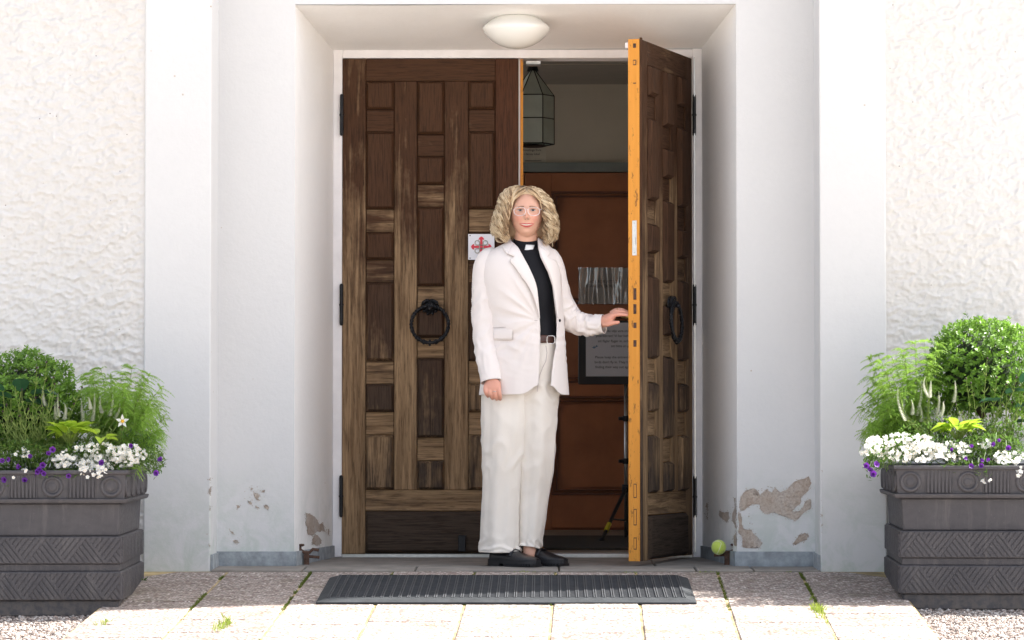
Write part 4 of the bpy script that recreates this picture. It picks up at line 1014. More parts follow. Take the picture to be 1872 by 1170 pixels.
def bacopa(label, regions, green_regions, seed):
    """regions of white blossom: (px,py,rx,ry,count,Y)"""
    r = random.Random(seed); p0 = at(regions[0][0], 880, regions[0][5]); o = thing('bacopa_plant', label, 'flowers', p0)
    m = MB(); tone = []; ctr = MB()
    for (cx, cy, rx, ry, cnt, Y) in regions:
        for _ in range(cnt):
            a = r.uniform(0, 6.28); q = math.sqrt(r.random()); p = at(cx + rx * q * math.cos(a), cy + ry * q * math.sin(a), Y + r.uniform(-.05, .12)); f = Vector((r.gauss(0, .5), -1, r.gauss(.5, .5))).normalized(); rr = r.uniform(.0045, .0105); e1 = f.orthogonal().normalized(); t = r.uniform(.2, 1)
            for k in range(5):
                an = k * 1.2566; e = Vector(e1); e.rotate(Matrix.Rotation(an, 3, f)); s_ = f.cross(e)
                m.add([p, p + e * rr * .6 + s_ * rr * .48 + f * .001, p + e * rr * 1.05 + f * .0015, p + e * rr * .6 - s_ * rr * .48 + f * .001], [(0, 1, 2, 3)]); tone += [t] * 4
            ctr.sphere(p + f * .001, .0013, 5, 3)
    m.build('white_blossoms', M['white'], o, kind='stuff', colors=tone); ctr.build('flower_eyes', M['yolk'], o, kind='stuff')
    m = MB(); tone = []; sm = MB(); st_ = []
    for (cx, cy, rx, ry, cnt, Y) in green_regions:
        for i in range(cnt):
            a = r.uniform(0, 6.28); q = math.sqrt(r.random()); p = at(cx + rx * q * math.cos(a), cy + ry * q * math.sin(a), Y + r.uniform(-.04, .16)); d = rdir(r, -.3); d.y -= .4
            leafblades(m, tone, p, d, Vector((0, 0, 1)), r.uniform(.012, .026), r.uniform(.006, .011), r.random(), .2)
            if i % 12 == 0: b0 = len(sm.v); e = at(cx, cy - ry, Y + .05); sm.tube([p, p.lerp(e, .25) + Vector((0, 0, .01)), p.lerp(e, .5)], .0009, 4); st_ += [.3] * (len(sm.v) - b0)
    m.build('leaves', M['green'], o, kind='stuff', colors=tone); sm.build('trailing_stems', M['stem'], o, kind='stuff', colors=st_)
def calib(label, pts, Y, seed):
    r = random.Random(seed); o = thing('petunia_plant', label, 'flowers', at(pts[0][0], pts[0][1] + 12, Y))
    for (x, y, s_) in pts:
        p = at(x, y, Y + r.uniform(-.02, .02)); f = Vector((r.gauss(0, .45), -1, r.gauss(.15, .35))).normalized(); m = MB(); tone = []; e1 = f.orthogonal().normalized(); rr = .0125 * s_
        K = 20; ring0 = []; ring1 = []; ring2 = []
        for k in range(K):
            an = 2 * math.pi * k / K; e = Vector(e1); e.rotate(Matrix.Rotation(an, 3, f)); q = 1 - .16 * abs(math.sin(an * 2.5)) ** 6
            ring0.append(p - f * .012 + e * .0015); ring1.append(p + e * rr * .45); ring2.append(p + f * .0035 + e * rr * q)
        m.add(ring0 + ring1 + ring2, [(a * K + k, a * K + (k + 1) % K, (a + 1) * K + (k + 1) % K, (a + 1) * K + k) for a in (0, 1) for k in range(K)]); tone = [0] * K + [.2] * K + [r.uniform(.5, 1)] * K
        m.build('flower', M['purple'], o, colors=tone)
        m = MB(); m.tube([p - f * .01, p + Vector((r.gauss(0, .01), .03, -.01)), p + Vector((0, .07, .03))], .0011, 4)
        t2 = [.4] * len(m.v)
        for _ in range(7): leafblades(m, t2, p + Vector((r.gauss(0, .01), .02, r.gauss(0, .01))), rdir(r), Vector((0, 0, 1)), .02, .007, r.random())
        m.build('stem', M['green'], o, colors=t2)
def wispy(label, base, tops, Y, seed, buds=True):
    r = random.Random(seed); o = thing('wispy_plant', label, 'plant', base); m = MB(); tone = []
    for (x, y) in tops:
        t = at(x, y, Y + r.uniform(-.04, .04)); b_ = base + Vector(((t.x - base.x) * .35 + r.gauss(0, .01), r.gauss(0, .02), 0)); pts = [b_.lerp(t, u_) + Vector((math.sin(u_ * 3.1) * r.uniform(-.012, .012), 0, 0)) for u_ in np.linspace(0, 1, 7)]
        b0 = len(m.v); m.tube(pts, [.0017, .0016, .0015, .0014, .0013, .0011, .0009], 5); tone += [r.uniform(.3, .8)] * (len(m.v) - b0)
        for k in (2, 3, 4, 5):
            for sg in (-1, 1):
                d = Vector((sg * r.uniform(.3, .8), r.uniform(-.4, .4), 1)); l_ = r.uniform(.02, .06) * (1.1 - k / 8)
                leafblades(m, tone, pts[k], d, Vector((0, -1, .3)), l_, .005, r.uniform(.2, .9), .15)
        if buds: MB().sphere(t, (.0036, .0036, .0046), 8, 6).build('bud', M['bud'], o, smooth=True)
    m.build('stems', M['stem'], o, colors=tone, kind='stuff')
def broad(label, pts, Y, seed):
    r = random.Random(seed); c = at(pts[0][0], 860, Y); o = thing('broad_leaved_plant', label, 'plant', c)
    for (x, y, a) in pts:
        m = MB(); tone = []; p = at(x, y, Y + r.uniform(-.05, .05)); leafblades(m, tone, p, Vector((math.cos(a), -.5, math.sin(a) * .4 + .1)), Vector((0, 0, 1)), r.uniform(.10, .14), r.uniform(.055, .075), r.random() * .6, .2, seg=2); m.build('leaf', M['bigleaf'], o, colors=tone)
        m = MB(); m.tube([c, p], .002, 4); m.build('leaf_stalk', M['stem'], o, colors=[.2] * len(m.v))

# left planter, rim top about y 862, plants rise behind it
boxball('clipped round boxwood bush in the left planter, cut by the picture edge', at(42, 745, -1.68), .205, 9500, 3)
tl = [(x + random.uniform(-3, 3), y) for x, y in ((292, 708), (299, 765), (288, 742), (272, 685), (262, 690), (240, 672), (222, 683), (200, 690), (186, 672), (168, 680), (155, 690), (170, 700), (212, 700), (236, 705), (258, 720), (280, 730), (286, 790), (262, 770), (242, 745), (225, 730), (200, 725), (180, 715), (268, 800), (246, 790))]
feathery('feathery light green cosmos plant in the left planter, leaning right over the rim', at(212, 858, -1.75), [at(x, y + 2, -1.75 + random.uniform(-.18, .18)) for x, y in tl] + [at(x - random.uniform(4, 26), y + random.uniform(8, 50), -1.8 + random.uniform(-.18, .15)) for x, y in tl], 5)
zz = lambda l, s, ox, oy: [(a / s + ox, b_ / s + oy, c / s + ox, d / s + oy) for a, b_, c, d in l]
spires('white speedwell flower spires in the left planter, between bush and cosmos', at(150, 862, -1.95), zz([(168, 182, 176, 262), (226, 208, 230, 305), (214, 240, 218, 315), (251, 248, 250, 315), (318, 232, 324, 322), (367, 205, 360, 320), (390, 232, 396, 290), (437, 185, 428, 300), (466, 247, 448, 310), (345, 225, 352, 275)], 2.1275, 0, 620), -1.93, 4)
limeplant('lime green leafy vine in the left planter above the white flowers', (128, 802), -2.05, 6)
limeplant('small lime green leaves at the rim of the left planter beside the white daisy', (186, 812), -2.1, 9, 5, .5)
bacopa('mass of small white flowers spilling over the rim of the left planter', [(185, 834, 76, 24, 230, -2.16), (235, 832, 34, 20, 90, -2.16), (112, 842, 20, 12, 60, -2.18), (172, 862, 28, 12, 75, -2.24), (40, 828, 16, 8, 22, -2.16), (30, 872, 6, 5, 8, -2.24), (45, 865, 8, 7, 10, -2.24), (-70, 832, 55, 18, 170, -2.16)],
       [(150, 838, 130, 26, 1500, -2.12), (30, 835, 60, 28, 800, -2.14), (278, 842, 24, 26, 330, -2.12), (170, 868, 80, 12, 180, -2.2), (240, 808, 40, 20, 260, -2.0), (100, 815, 100, 14, 500, -2.0), (60, 805, 70, 20, 500, -1.95), (-90, 835, 75, 28, 900, -2.1), (-90, 800, 80, 30, 700, -1.85)], 7)
calib('purple petunias hanging over the rim of the left planter', [(96, 822, 1), (88, 829, .8), (78, 850, 1), (72, 858, .9), (34, 853, .9), (68, 862, 1), (62, 867, 1), (80, 866, .8), (186, 846, 1), (8, 877, 1), (45, 878, .9), (14, 840, .8), (75, 862, .8), (293, 840, .9), (285, 865, .9), (286, 862, .7), (125, 870, .8), (240, 815, .8), (4, 842, .8), (55, 834, .7)], -2.25, 8)
wispy('tall thin stems with dark round buds in the left planter before the bush', at(60, 862, -1.98), [(85, 662), (67, 672), (100, 702), (28, 694), (65, 727), (98, 690), (150, 708), (12, 740), (40, 712), (135, 738), (5, 752), (76, 742), (52, 748), (22, 770), (108, 745), (36, 760)], -2.0, 9)
wispy('thin budless green shoots filling the left planter behind the white flowers', at(70, 862, -1.96), [(x, random.uniform(745, 800)) for x in range(-150, 260, 7)], -1.96, 19, False)
broad('broad dark green leaves at the left edge of the left planter', [(20, 728, 2.6), (12, 745, 2.9), (60, 722, .4), (38, 716, 1.5), (5, 715, 2.2), (50, 735, -.3)], -1.95, 5)
# right planter
boxball('clipped round boxwood bush in the right planter, brightly sunlit', at(1795, 684, -1.45), .205, 9500, 13)
tr = [(1582, 790), (1580, 745), (1586, 715), (1596, 690), (1590, 655), (1606, 648), (1630, 650), (1650, 640), (1672, 625), (1690, 622), (1715, 628), (1700, 650), (1660, 670), (1630, 680), (1610, 700), (1600, 730), (1618, 742), (1645, 720), (1680, 690), (1600, 775), (1625, 770), (1650, 750), (1668, 735), (1590, 770)]
feathery('feathery light green cosmos plant in the right planter, brightly sunlit, leaning left', at(1675, 845, -1.55), [at(x, y + 2, -1.55 + random.uniform(-.18, .18)) for x, y in tr] + [at(x + random.uniform(4, 30), y + random.uniform(8, 50), -1.6 + random.uniform(-.18, .15)) for x, y in tr], 15)
spires('white speedwell flower spires in the right planter before the cosmos plant', at(1690, 845, -1.72), zz([(238, 262, 262, 390), (322, 240, 305, 372), (335, 230, 345, 305), (355, 245, 350, 308), (382, 285, 374, 375), (440, 245, 436, 325), (285, 312, 288, 370), (398, 320, 388, 375), (315, 330, 320, 395), (262, 310, 272, 385)], 1.949, 1520, 570), -1.72, 14)
limeplant('lime green leafy vine in the right planter above the white flowers', (1752, 795), -1.83, 16)
bacopa('mass of small white flowers spilling over the rim of the right planter', [(1655, 818, 66, 26, 300, -1.95), (1600, 812, 18, 14, 60, -2.0), (1690, 825, 40, 20, 170, -1.97), (1740, 825, 35, 18, 120, -1.95), (1845, 835, 30, 14, 80, -1.95), (1805, 878, 10, 8, 22, -2.03), (1865, 862, 10, 8, 14, -2.03), (1800, 812, 16, 8, 25, -1.9), (1582, 828, 8, 5, 14, -2.0)],
       [(1680, 820, 85, 24, 1000, -1.92), (1810, 825, 70, 30, 1500, -1.9), (1600, 838, 22, 22, 330, -1.97), (1760, 855, 40, 12, 260, -1.98), (1800, 868, 16, 12, 90, -2.0), (1700, 790, 60, 20, 400, -1.8), (1820, 790, 60, 22, 600, -1.8)], 17)
calib('purple petunias hanging over the rim of the right planter', [(1584, 851, 1), (1602, 849, 1.1), (1597, 866, 1.15), (1775, 852, .9), (1795, 842, .7), (1815, 812, .8), (1844, 819, .9), (1794, 851, .8), (1806, 841, .7), (1776, 816, .7), (1740, 822, .6), (1590, 858, .9), (1765, 838, .7), (1826, 805, .6)], -2.04, 18)
wispy('tall thin light stems with buds in the right planter before the bush', at(1790, 848, -1.72), [(1805, 655), (1766, 692), (1822, 690), (1840, 702), (1850, 735), (1775, 700), (1795, 735), (1862, 760), (1832, 740), (1748, 740), (1815, 760), (1872, 720), (1858, 690), (1760, 755)], -1.74, 19)
wispy('thin budless green shoots filling the right planter behind the white flowers', at(1770, 848, -1.74), [(x, random.uniform(740, 795)) for x in range(1640, 1890, 7)], -1.74, 29, False)
broad('broad dark green leaves at the right edge of the right planter', [(1840, 720, .6), (1858, 745, .2), (1868, 700, 1.2), (1830, 735, 2.8), (1880, 730, .1), (1850, 775, .4)], -1.72, 15)
# white daisy in the left planter
o = thing('white_daisy', 'single white daisy with a yellow eye between the spires and the cosmos', 'flower', at(216, 850, -1.95)); p = at(224, 770, -2.0)
for k in range(5):
    m = MB(); tone = []; a = k * 1.257 + .3; leafblades(m, tone, p, Vector((math.cos(a), -.35, math.sin(a))), Vector((0, -1, 0)), .030, .014, .9, .1); m.build('petal', M['white'], o, colors=tone)
MB().sphere(p + Vector((0, -.003, 0)), (.007, .004, .007), 10, 6).build('flower_eye', M['yolk'], o)
MB().tube([at(216, 850, -1.95), at(222, 805, -1.98), p], .0014, 5).build('stem', M['soilw'], o)
# weed by the left planter
o = thing('small_weed', 'small green weed at the back corner of the left planter', 'plant', at(262, 1064, -1.35)); r = random.Random(4)
for k in range(7):
    m = MB(); tone = []; leafblades(m, tone, at(262, 1064, -1.35) + Vector((0, 0, .0)), Vector((r.uniform(-1, 1), -.5, r.uniform(.1, .8))), Vector((0, 0, 1)), r.uniform(.02, .04), .016, r.random(), .2); m.build('leaf', M['green'], o, colors=tone)
# ================================================================== THE WOMAN
YW = -.70; PXM = 14.0 / 6000
wm = thing('person', 'woman with curly blond hair in cream blazer and black clerical shirt, touching the open door', 'person', (at(950, 1033, YW).x, YW, -.008))
M['skin'] = None
n = N('skin'); c = n.mix(n.noise(30, 3), (.64, .355, .25), (.74, .435, .32))
_hc = Vector((at(963, 392, YW - .015).x, YW - .015, at(963, 392, YW - .015).z)) - wm.location
def flush(p, r_, k, col):      # ruddier cheeks, nose, chin and hands, darker around the eyes
    global c
    d = n.new('VectorMath', operation='DISTANCE'); n.set(d.inputs[0], n.tc.outputs['Object']); d.inputs[1].default_value = _hc + Vector(p)
    c = n.mix(n.math('MULTIPLY', n.ramp(n.math('DIVIDE', d.outputs['Value'], r_), [(0., 1.), (1., 0.)]), k), c, col)
for sg in (-1, 1): flush((sg * .038, -.080, -.020), .030, .65, (.72, .26, .20))
flush((0, -.110, -.018), .018, .55, (.74, .30, .22)); flush((0, -.095, -.088), .022, .35, (.74, .33, .25))
for sg in (-1, 1): flush((sg * .027, -.088, .016), .019, .5, (.50, .25, .19))
for hx_, hy_ in ((900, 712), (1130, 578)):
    hp = at(hx_, hy_, YW - .1) - wm.location - _hc; flush(tuple(hp), .16, .75, (.66, .25, .18))
n.fin(c, n.ramp(n.noise(60, 3), [(.3, .42), (.7, .58)]), 0, .4); n.bump(n.noise(420, 3), .15, .001); n.b.inputs['Subsurface Weight'].default_value = .1; n.b.inputs['Subsurface Radius'].default_value = (.02, .008, .004); n.b.inputs['Subsurface Scale'].default_value = .2; M['skin'] = n.m
M['blazer'] = fabric('cream_blazer_cloth', (.79, .73, .695), 700, .12, .015)
M['lining'] = fabric('blazer_edge_stitch', (.52, .45, .43), 700, .1)
M['jeans'] = fabric('off_white_denim', (.82, .765, .69), 420, .30, .03)
M['shirt'] = fabric('black_shirt_cloth', (.010, .010, .013), 500, .1, .1, .7, .05)
M['tab'] = simple('white_collar_plastic', (.80, .80, .78), .4, var=.01)
M['leather'] = simple('black_polished_leather', (.010, .010, .013), .28, var=.2, vs=20, bump=.08, bs=200)
M['sole'] = simple('black_rubber_sole', (.014, .014, .016), .6)
M['belt'] = simple('brown_leather_belt', (.075, .030, .020), .4, var=.2, vs=30)
M['silver'] = simple('polished_silver', (.75, .74, .72), .2, 1)
M['gold'] = simple('gold_ring_metal', (.8, .6, .3), .25, 1)
M['lips'] = simple('rose_lips', (.60, .11, .105), .4, var=.06); M['teeth'] = simple('teeth', (.72, .68, .60), .3, var=.02)
M['sclera'] = simple('eye_white', (.52, .48, .46), .2, var=.01); M['iris'] = simple('blue_grey_iris', (.055, .075, .085), .15, var=.1); M['pupil'] = simple('pupil_black', (.01, .01, .01), .1)
M['lash'] = simple('dark_lashes', (.10, .055, .038), .7); M['brow'] = simple('brown_eyebrow', (.24, .13, .075), .8)
M['clearframe'] = simple('pale_pink_glasses_frame', (.80, .68, .66), .15, .4)
def hairmat():
    n = N('blond_hair'); a = n.new('Attribute', attribute_name='tone')
    c = n.ramp(a.outputs['Fac'], [(0, (.13, .075, .042)), (.35, (.34, .22, .12)), (.7, (.62, .45, .265)), (1, (.84, .70, .48))]); n.fin(c, .42, 0, .4); n.b.inputs['Sheen Weight'].default_value = .1
    n.b.inputs['Anisotropic'].default_value = .4; return n.m
M['hair'] = hairmat()

def catmull(keys, n):
    K = np.asarray(keys, float); m = len(K); out = []
    for u in np.linspace(0, m - 1, n):
        i = min(int(u), m - 2); t = u - i; p0, p1, p2, p3 = K[max(i - 1, 0)], K[i], K[i + 1], K[min(i + 2, m - 1)]
        out.append(.5 * ((2 * p1) + (-p0 + p2) * t + (2 * p0 - 5 * p1 + 4 * p2 - p3) * t * t + (-p0 + 3 * p1 - 3 * p2 + p3) * t ** 3))
    return np.array(out)
def limb(keys, n, ns, flat=1.0, disp=None, capends=False):
    """keys: (px, py, Y, radius_px, flatness) -> tube grid in the world, optional displacement(u, a, p)"""
    K = catmull(keys, n); C = [at(k[0], k[1], k[2]) for k in K]; G = []
    nrm = Vector((0, -1, 0))
    for i in range(n):
        T = (C[min(i + 1, n - 1)] - C[max(i - 1, 0)]).normalized(); f = (nrm - T * T.dot(nrm)).normalized(); s = T.cross(f); row = []
        for j in range(ns):
            a = 2 * math.pi * j / ns; r_ = K[i][3] * PXM; fl = K[i][4] if len(K[i]) > 4 else flat
            d = s * math.cos(a) + f * math.sin(a) * fl
            row.append(C[i] + d * r_)
        G.append(row)
    G = np.array([[p[:] for p in row] for row in G])
    if disp is not None:
        Cc = np.array([c[:] for c in C])[:, None]; D = G - Cc; D /= np.linalg.norm(D, axis=2)[..., None]
        U = np.linspace(0, 1, n)[:, None] + np.zeros((1, ns)); A = np.zeros((n, 1)) + np.linspace(0, 2 * math.pi, ns + 1)[None, :-1]
        G = G + D * disp(U, A, G)[..., None]
    return G

# ---- head surface
HC = at(963, 392, YW - .015); HC = Vector((HC.x, YW - .015, HC.z))
def face_d(x, z):
    ax = np.abs(x); g = lambda u, s: np.exp(-(u / s) ** 2)
    brid = g(x, .0085) * (1 / (1 + np.exp(-(z + .020) / .004))) * (1 / (1 + np.exp((z - .022) / .007))) * (.006 + .012 * np.clip((.022 - z) / .04, 0, 1))
    tip = .0085 * g(x, .0095) * g(z + .018, .009) + .006 * g(ax - .0105, .0052) * g(z + .021, .006)
    sock = -.0085 * g(ax - .027, .015) * g(z - .014, .0095); brow = .0035 * g(ax - .024, .020) * g(z - .031, .008)
    cheek = .0065 * g(ax - .036, .015) * g(z + .018, .017); smile = -.0022 * g(ax - (.018 + .012 * np.clip(-(z + .02) / .03, 0, 1.2)), .0045) * g(z + .040, .016)
    mouth = .0045 * g(x, .020) * g(z + .050, .012); chin = .008 * g(x, .019) * g(z + .086, .015); under = -.0045 * g(x, .016) * g(z + .066, .007); hollow = -.003 * g(ax - .05, .015) * g(z + .05, .02)
    return brid + tip + sock + brow + cheek + smile + mouth + chin + under + hollow
def head_w(z): return np.where(z > 0, 1.0, 1 - .24 * np.clip(-z / .105, 0, 1) ** 2.2)
def face_y(x, z):
    s = np.sqrt(np.clip(1 - (x / (.069 * head_w(z))) ** 2 - np.clip(z / .107, -1, 1) ** 2 * .88, .004, 1)); return -.090 * s ** .85 - face_d(x, z) * np.clip(s * 1.6 - .1, 0, 1)
nu, nv = 160, 120; G = []
th = np.linspace(0, 2 * math.pi, nu + 1)[:-1]; ph = np.linspace(.02, math.pi - .02, nv)
TH, PH = np.meshgrid(th, ph); sx_, sy_, sz_ = np.sin(PH) * np.sin(TH), -np.sin(PH) * np.cos(TH), np.cos(PH)
z = sz_ * .107; wv = head_w(z); x = sx_ * .069 * wv; s_ = np.clip(-sy_, 0, 1)
y = np.where(sy_ < 0, -.090 * np.abs(sy_) ** .93, .092 * np.abs(sy_) * (1 - .35 * np.clip(-z / .1, 0, 1)))
y = y - face_d(x, z) * np.clip(s_ * 1.7 - .12, 0, 1)
HG = np.stack([x + HC.x, y + HC.y, z + HC.z], -1)
def fsurf(px_, pz_, off):
    off = off + .0014      # x,z relative to head centre
    x_, z_ = np.asarray(px_, float), np.asarray(pz_, float); sy = np.sqrt(np.clip(1 - (x_ / (.069 * head_w(z_))) ** 2 - 0 * z_, .02, 1) * 1.0)
    # invert the sphere parametrisation: z fixes the polar angle, x the azimuth
    cz = np.clip(z_ / .107, -.98, .98); sp = np.sqrt(1 - cz ** 2); sxx = np.clip(x_ / (.069 * head_w(z_)), -sp * .98, sp * .98); syy = np.sqrt(np.clip(sp ** 2 - sxx ** 2, .001, 1))
    yy = -.090 * syy ** .93 - face_d(x_, z_) * np.clip(syy * 1.7 - .12, 0, 1)
    return np.stack([x_ + HC.x, yy + HC.y - off, z_ + HC.z], -1)

# ---- body (one continuous skin)
bd = MB(); bd.grid(HG, wrap=True, capends=True)
def add_limb(keys, n=24, ns=20, **k): bd.grid(limb(keys, n, ns, **k), wrap=True, capends=True)
add_limb([(961, 470, YW + .02, 24, .8), (961, 455, YW + .012, 19.5, .9), (962, 445, YW + .005, 20, .95), (962, 434, YW - .0, 22.5, 1), (962, 418, YW + .01, 23, 1), (962, 400, YW + .02, 22, 1)], 20, 32)
add_limb([(958, 458, YW + .02, 18, .7), (957, 474, YW + .01, 42, .5), (957, 500, YW, 60, .6), (957, 560, YW, 58, .6), (957, 620, YW, 52, .62), (957, 660, YW, 58, .62), (957, 720, YW, 62, .6), (955, 750, YW, 56, .6)], 30, 32)
add_limb([(930, 730, YW, 36), (922, 820, YW, 24), (918, 880, YW, 17), (915, 930, YW, 16), (915, 1012, YW - .01, 12), (916, 1020, YW - .02, 12)], 24, 20)
add_limb([(978, 730, YW, 34), (976, 820, YW + .015, 22), (972, 880, YW + .025, 15), (970, 930, YW + .03, 13), (968, 1005, YW + .0, 12), (968, 1014, YW - .0, 12)], 24, 20)
add_limb([(900, 478, YW, 14), (893, 500, YW, 17), (886, 560, YW, 16), (887, 620, YW - .02, 14), (893, 660, YW - .08, 12), (898, 690, YW - .12, 10), (899, 702, YW - .13, 10.5)], 24, 16)
add_limb([(1008, 478, YW, 14), (1018, 510, YW, 16), (1030, 560, YW + .03, 14), (1046, 588, YW + .04, 14), (1072, 594, YW + .02, 11.5), (1092, 592, YW - .0, 9.5), (1104, 588, YW - .01, 9.5)], 24, 16)
def finger(pts, r): 
    K = catmull([(p[0], p[1], p[2], rr) for p, rr in zip(pts, r)], 14); bd.tube([at(k[0], k[1], k[2]) for k in K], [k[3] * PXM for k in K], 10); k = K[-1]; bd.sphere(at(k[0], k[1], k[2]), k[3] * PXM, 10, 8)
# hanging hand: back of the hand to the viewer, fingers curling inward
y0 = YW - .142
add_limb([(899, 694, y0 + .01, 10.5, .8), (900, 702, y0, 15, .55), (900, 710, y0 - .004, 16.5, .5), (900, 715, y0 - .004, 14, .5)], 12, 20)
for (a, b_, c_, d_) in (((888, 708), (887.5, 714), (889.5, 720), (892, 724.5)), ((895.5, 709), (895.5, 717), (897.5, 724), (900.5, 728.5)), ((903.5, 709.5), (904, 718), (906, 726), (908, 730)), ((911.5, 708), (912.5, 717), (914, 725), (914.5, 730))):
    finger([(*a, y0 - .006), (*b_, y0 - .016), (*c_, y0 - .010), (*d_, y0 + .010)], [4.4, 4.2, 3.7, 3.0])
finger([(910, 698, y0 + .02), (915, 708, y0 + .030), (913, 718, y0 + .034)], [5, 4.4, 3.4])
# reaching hand: palm down, fingers towards the lever handle, thumb below
y1 = YW - .015
add_limb([(1096, 591, y1, 8.5, 1.1), (1104, 588, y1, 10.5, 1.2), (1113, 583, y1 - .005, 10.2, 1.9), (1120, 578, y1 - .005, 7.5, 2.2), (1124, 576, y1 - .005, 5.5, 2.2)], 14, 20)
finger([(1117, 578, y1 - .028), (1127, 575.5, y1 - .034), (1137, 575, y1 - .032), (1146, 576, y1 - .028)], [4.4, 4.0, 3.5, 2.9])
finger([(1118, 575, y1 - .010), (1129, 570.5, y1 - .014), (1140, 570.5, y1 - .012), (1151, 573.5, y1 - .010)], [4.5, 4.1, 3.6, 3.0])
finger([(1118, 573.5, y1 + .008), (1128, 567.5, y1 + .008), (1138, 567, y1 + .008), (1148, 570.5, y1 + .008)], [4.4, 4.0, 3.5, 2.9])
finger([(1116, 573, y1 + .026), (1125, 567, y1 + .028), (1133, 565.5, y1 + .028), (1141, 568, y1 + .026)], [4.1, 3.6, 3.1, 2.6])
finger([(1104, 592, y1 - .020), (1112, 592.5, y1 - .036), (1120, 590.5, y1 - .042), (1130, 589.5, y1 - .044)], [5.6, 4.9, 4.3, 3.4])
body = bd.build('body', M['skin'], wm, smooth=True, fix=True)
remesh(body, .0026, 3)

# ---- face details lying on the skin
def facepatch(name, outline_fn, mat, off, nu_=16, nv_=6, par=wm, puff=.0):
    U = np.linspace(-1, 1, nu_); V = np.linspace(0, 1, nv_); X = []; Z = []
    for v in V:
        r_ = [outline_fn(u, v) for u in U]; X.append([a[0] for a in r_]); Z.append([a[1] for a in r_])
    G = fsurf(X, Z, off); VV = np.linspace(0, 1, nv_)[:, None]; G[..., 1] -= puff * np.sin(math.pi * VV) * (1 - np.abs(U)[None] ** 2)
    return MB().grid(G).build(name, mat, par, smooth=True, fix=False)
mz = -.0495
def corner(u): return .0050 * abs(u) ** 1.7
facepatch('teeth', lambda u, v: (u * .0235, mz - .0006 + corner(u) + (.0022 - .0046 * v) * (1 - abs(u) ** 2.2)), M['teeth'], .0010)
facepatch('lip', lambda u, v: (u * .0345, mz + corner(u) * 1.15 + (.0014 + .0046 * v * (1 - .35 * math.exp(-(u / .12) ** 2))) * (1 - abs(u) ** 2.5) + .0006), M['lips'], .0012, puff=.0018)
facepatch('lip', lambda u, v: (u * .0325, mz - .0015 + corner(u) * 1.2 + (-.0022 - .0072 * v) * (1 - abs(u) ** 2.2)), M['lips'], .0012, puff=.0024)
for sg in (-1, 1):
    ex, ez = sg * .0272, .0135
    facepatch('eye', lambda u, v: (ex + u * .0136, ez - .0004 + (-.0034 + .0070 * v) * (1 - u * u)), M['sclera'], .0022, 14, 6)
    MB().grid(fsurf([[ex - sg * .0004 + r_ * math.cos(t) for t in np.linspace(0, 6.2832, 17)] for r_ in (.0001, .0032, .0058)], [[ez + .0002 + r_ * math.sin(t) * .82 for t in np.linspace(0, 6.2832, 17)] for r_ in (.0001, .0032, .0058)], .0029)).build('iris', M['iris'], wm)
    MB().grid(fsurf([[ex - sg * .0004 + r_ * math.cos(t) for t in np.linspace(0, 6.2832, 13)] for r_ in (.0001, .0020)], [[ez + .0004 + r_ * math.sin(t) for t in np.linspace(0, 6.2832, 13)] for r_ in (.0001, .0020)], .0034)).build('pupil', M['pupil'], wm)
    facepatch('eyelid', lambda u, v: (ex + u * .0136, ez + .0010 + (.0026 + .0044 * v) * (1 - u * u)), M['skin'], .0034, 14, 4)
    facepatch('lashes', lambda u, v: (ex + u * .0136, ez - .0002 + (.0024 + .0022 * v) * (1 - u * u) + .0002), M['lash'], .0040, 14, 3)
    facepatch('lashes', lambda u, v: (ex + u * .0125, ez - .0004 - (.0036 + .0007 * v) * (1 - u * u)), M['lash'], .0027, 14, 2)
    facepatch('eyebrow', lambda u, v: (ex + sg * .001 + u * .0165, .0285 - .0022 * u * u + sg * u * -.0018 + .0028 * (v - .5) * (1.1 - sg * u * .6)), M['brow'], .0012, 14, 3)
    MB().sphere(tuple(fsurf(sg * .0062, -.0262, .0008)), (.0026, .002, .0014), 8, 5).build('nostril', M['lash'], wm)
# glasses
gl = []; 
gm = MB(); gy = HC.y - .103
for sg in (-1, 1):
    cx = HC.x + sg * .0295 + .001; P = []
    for t in np.linspace(0, 2 * math.pi, 41)[:-1]:
        ct, st = math.cos(t), math.sin(t); e = .88
        P.append((cx + .0250 * math.copysign(abs(ct) ** e, ct), gy + .008 * abs(ct * 1 if sg * ct > 0 else 0) ** 2, HC.z + .0085 + (.0205 if st < 0 else .0150) * math.copysign(abs(st) ** e, st)))
    gm.tube(P, .0015, 6, closed=True); gm.tube([(cx + sg * .0250, gy + .008, HC.z + .014), (cx + sg * .034, gy + .02, HC.z + .016), (cx + sg * .038, gy + .06, HC.z + .014), (cx + sg * .038, gy + .10, HC.z + .008)], .0011, 6)
gm.tube([(HC.x - .005, gy, HC.z + .012), (HC.x + .001, gy - .002, HC.z + .0155), (HC.x + .007, gy, HC.z + .012)], .0011, 6)
gm.build('glasses', M['clearframe'], wm, smooth=True)

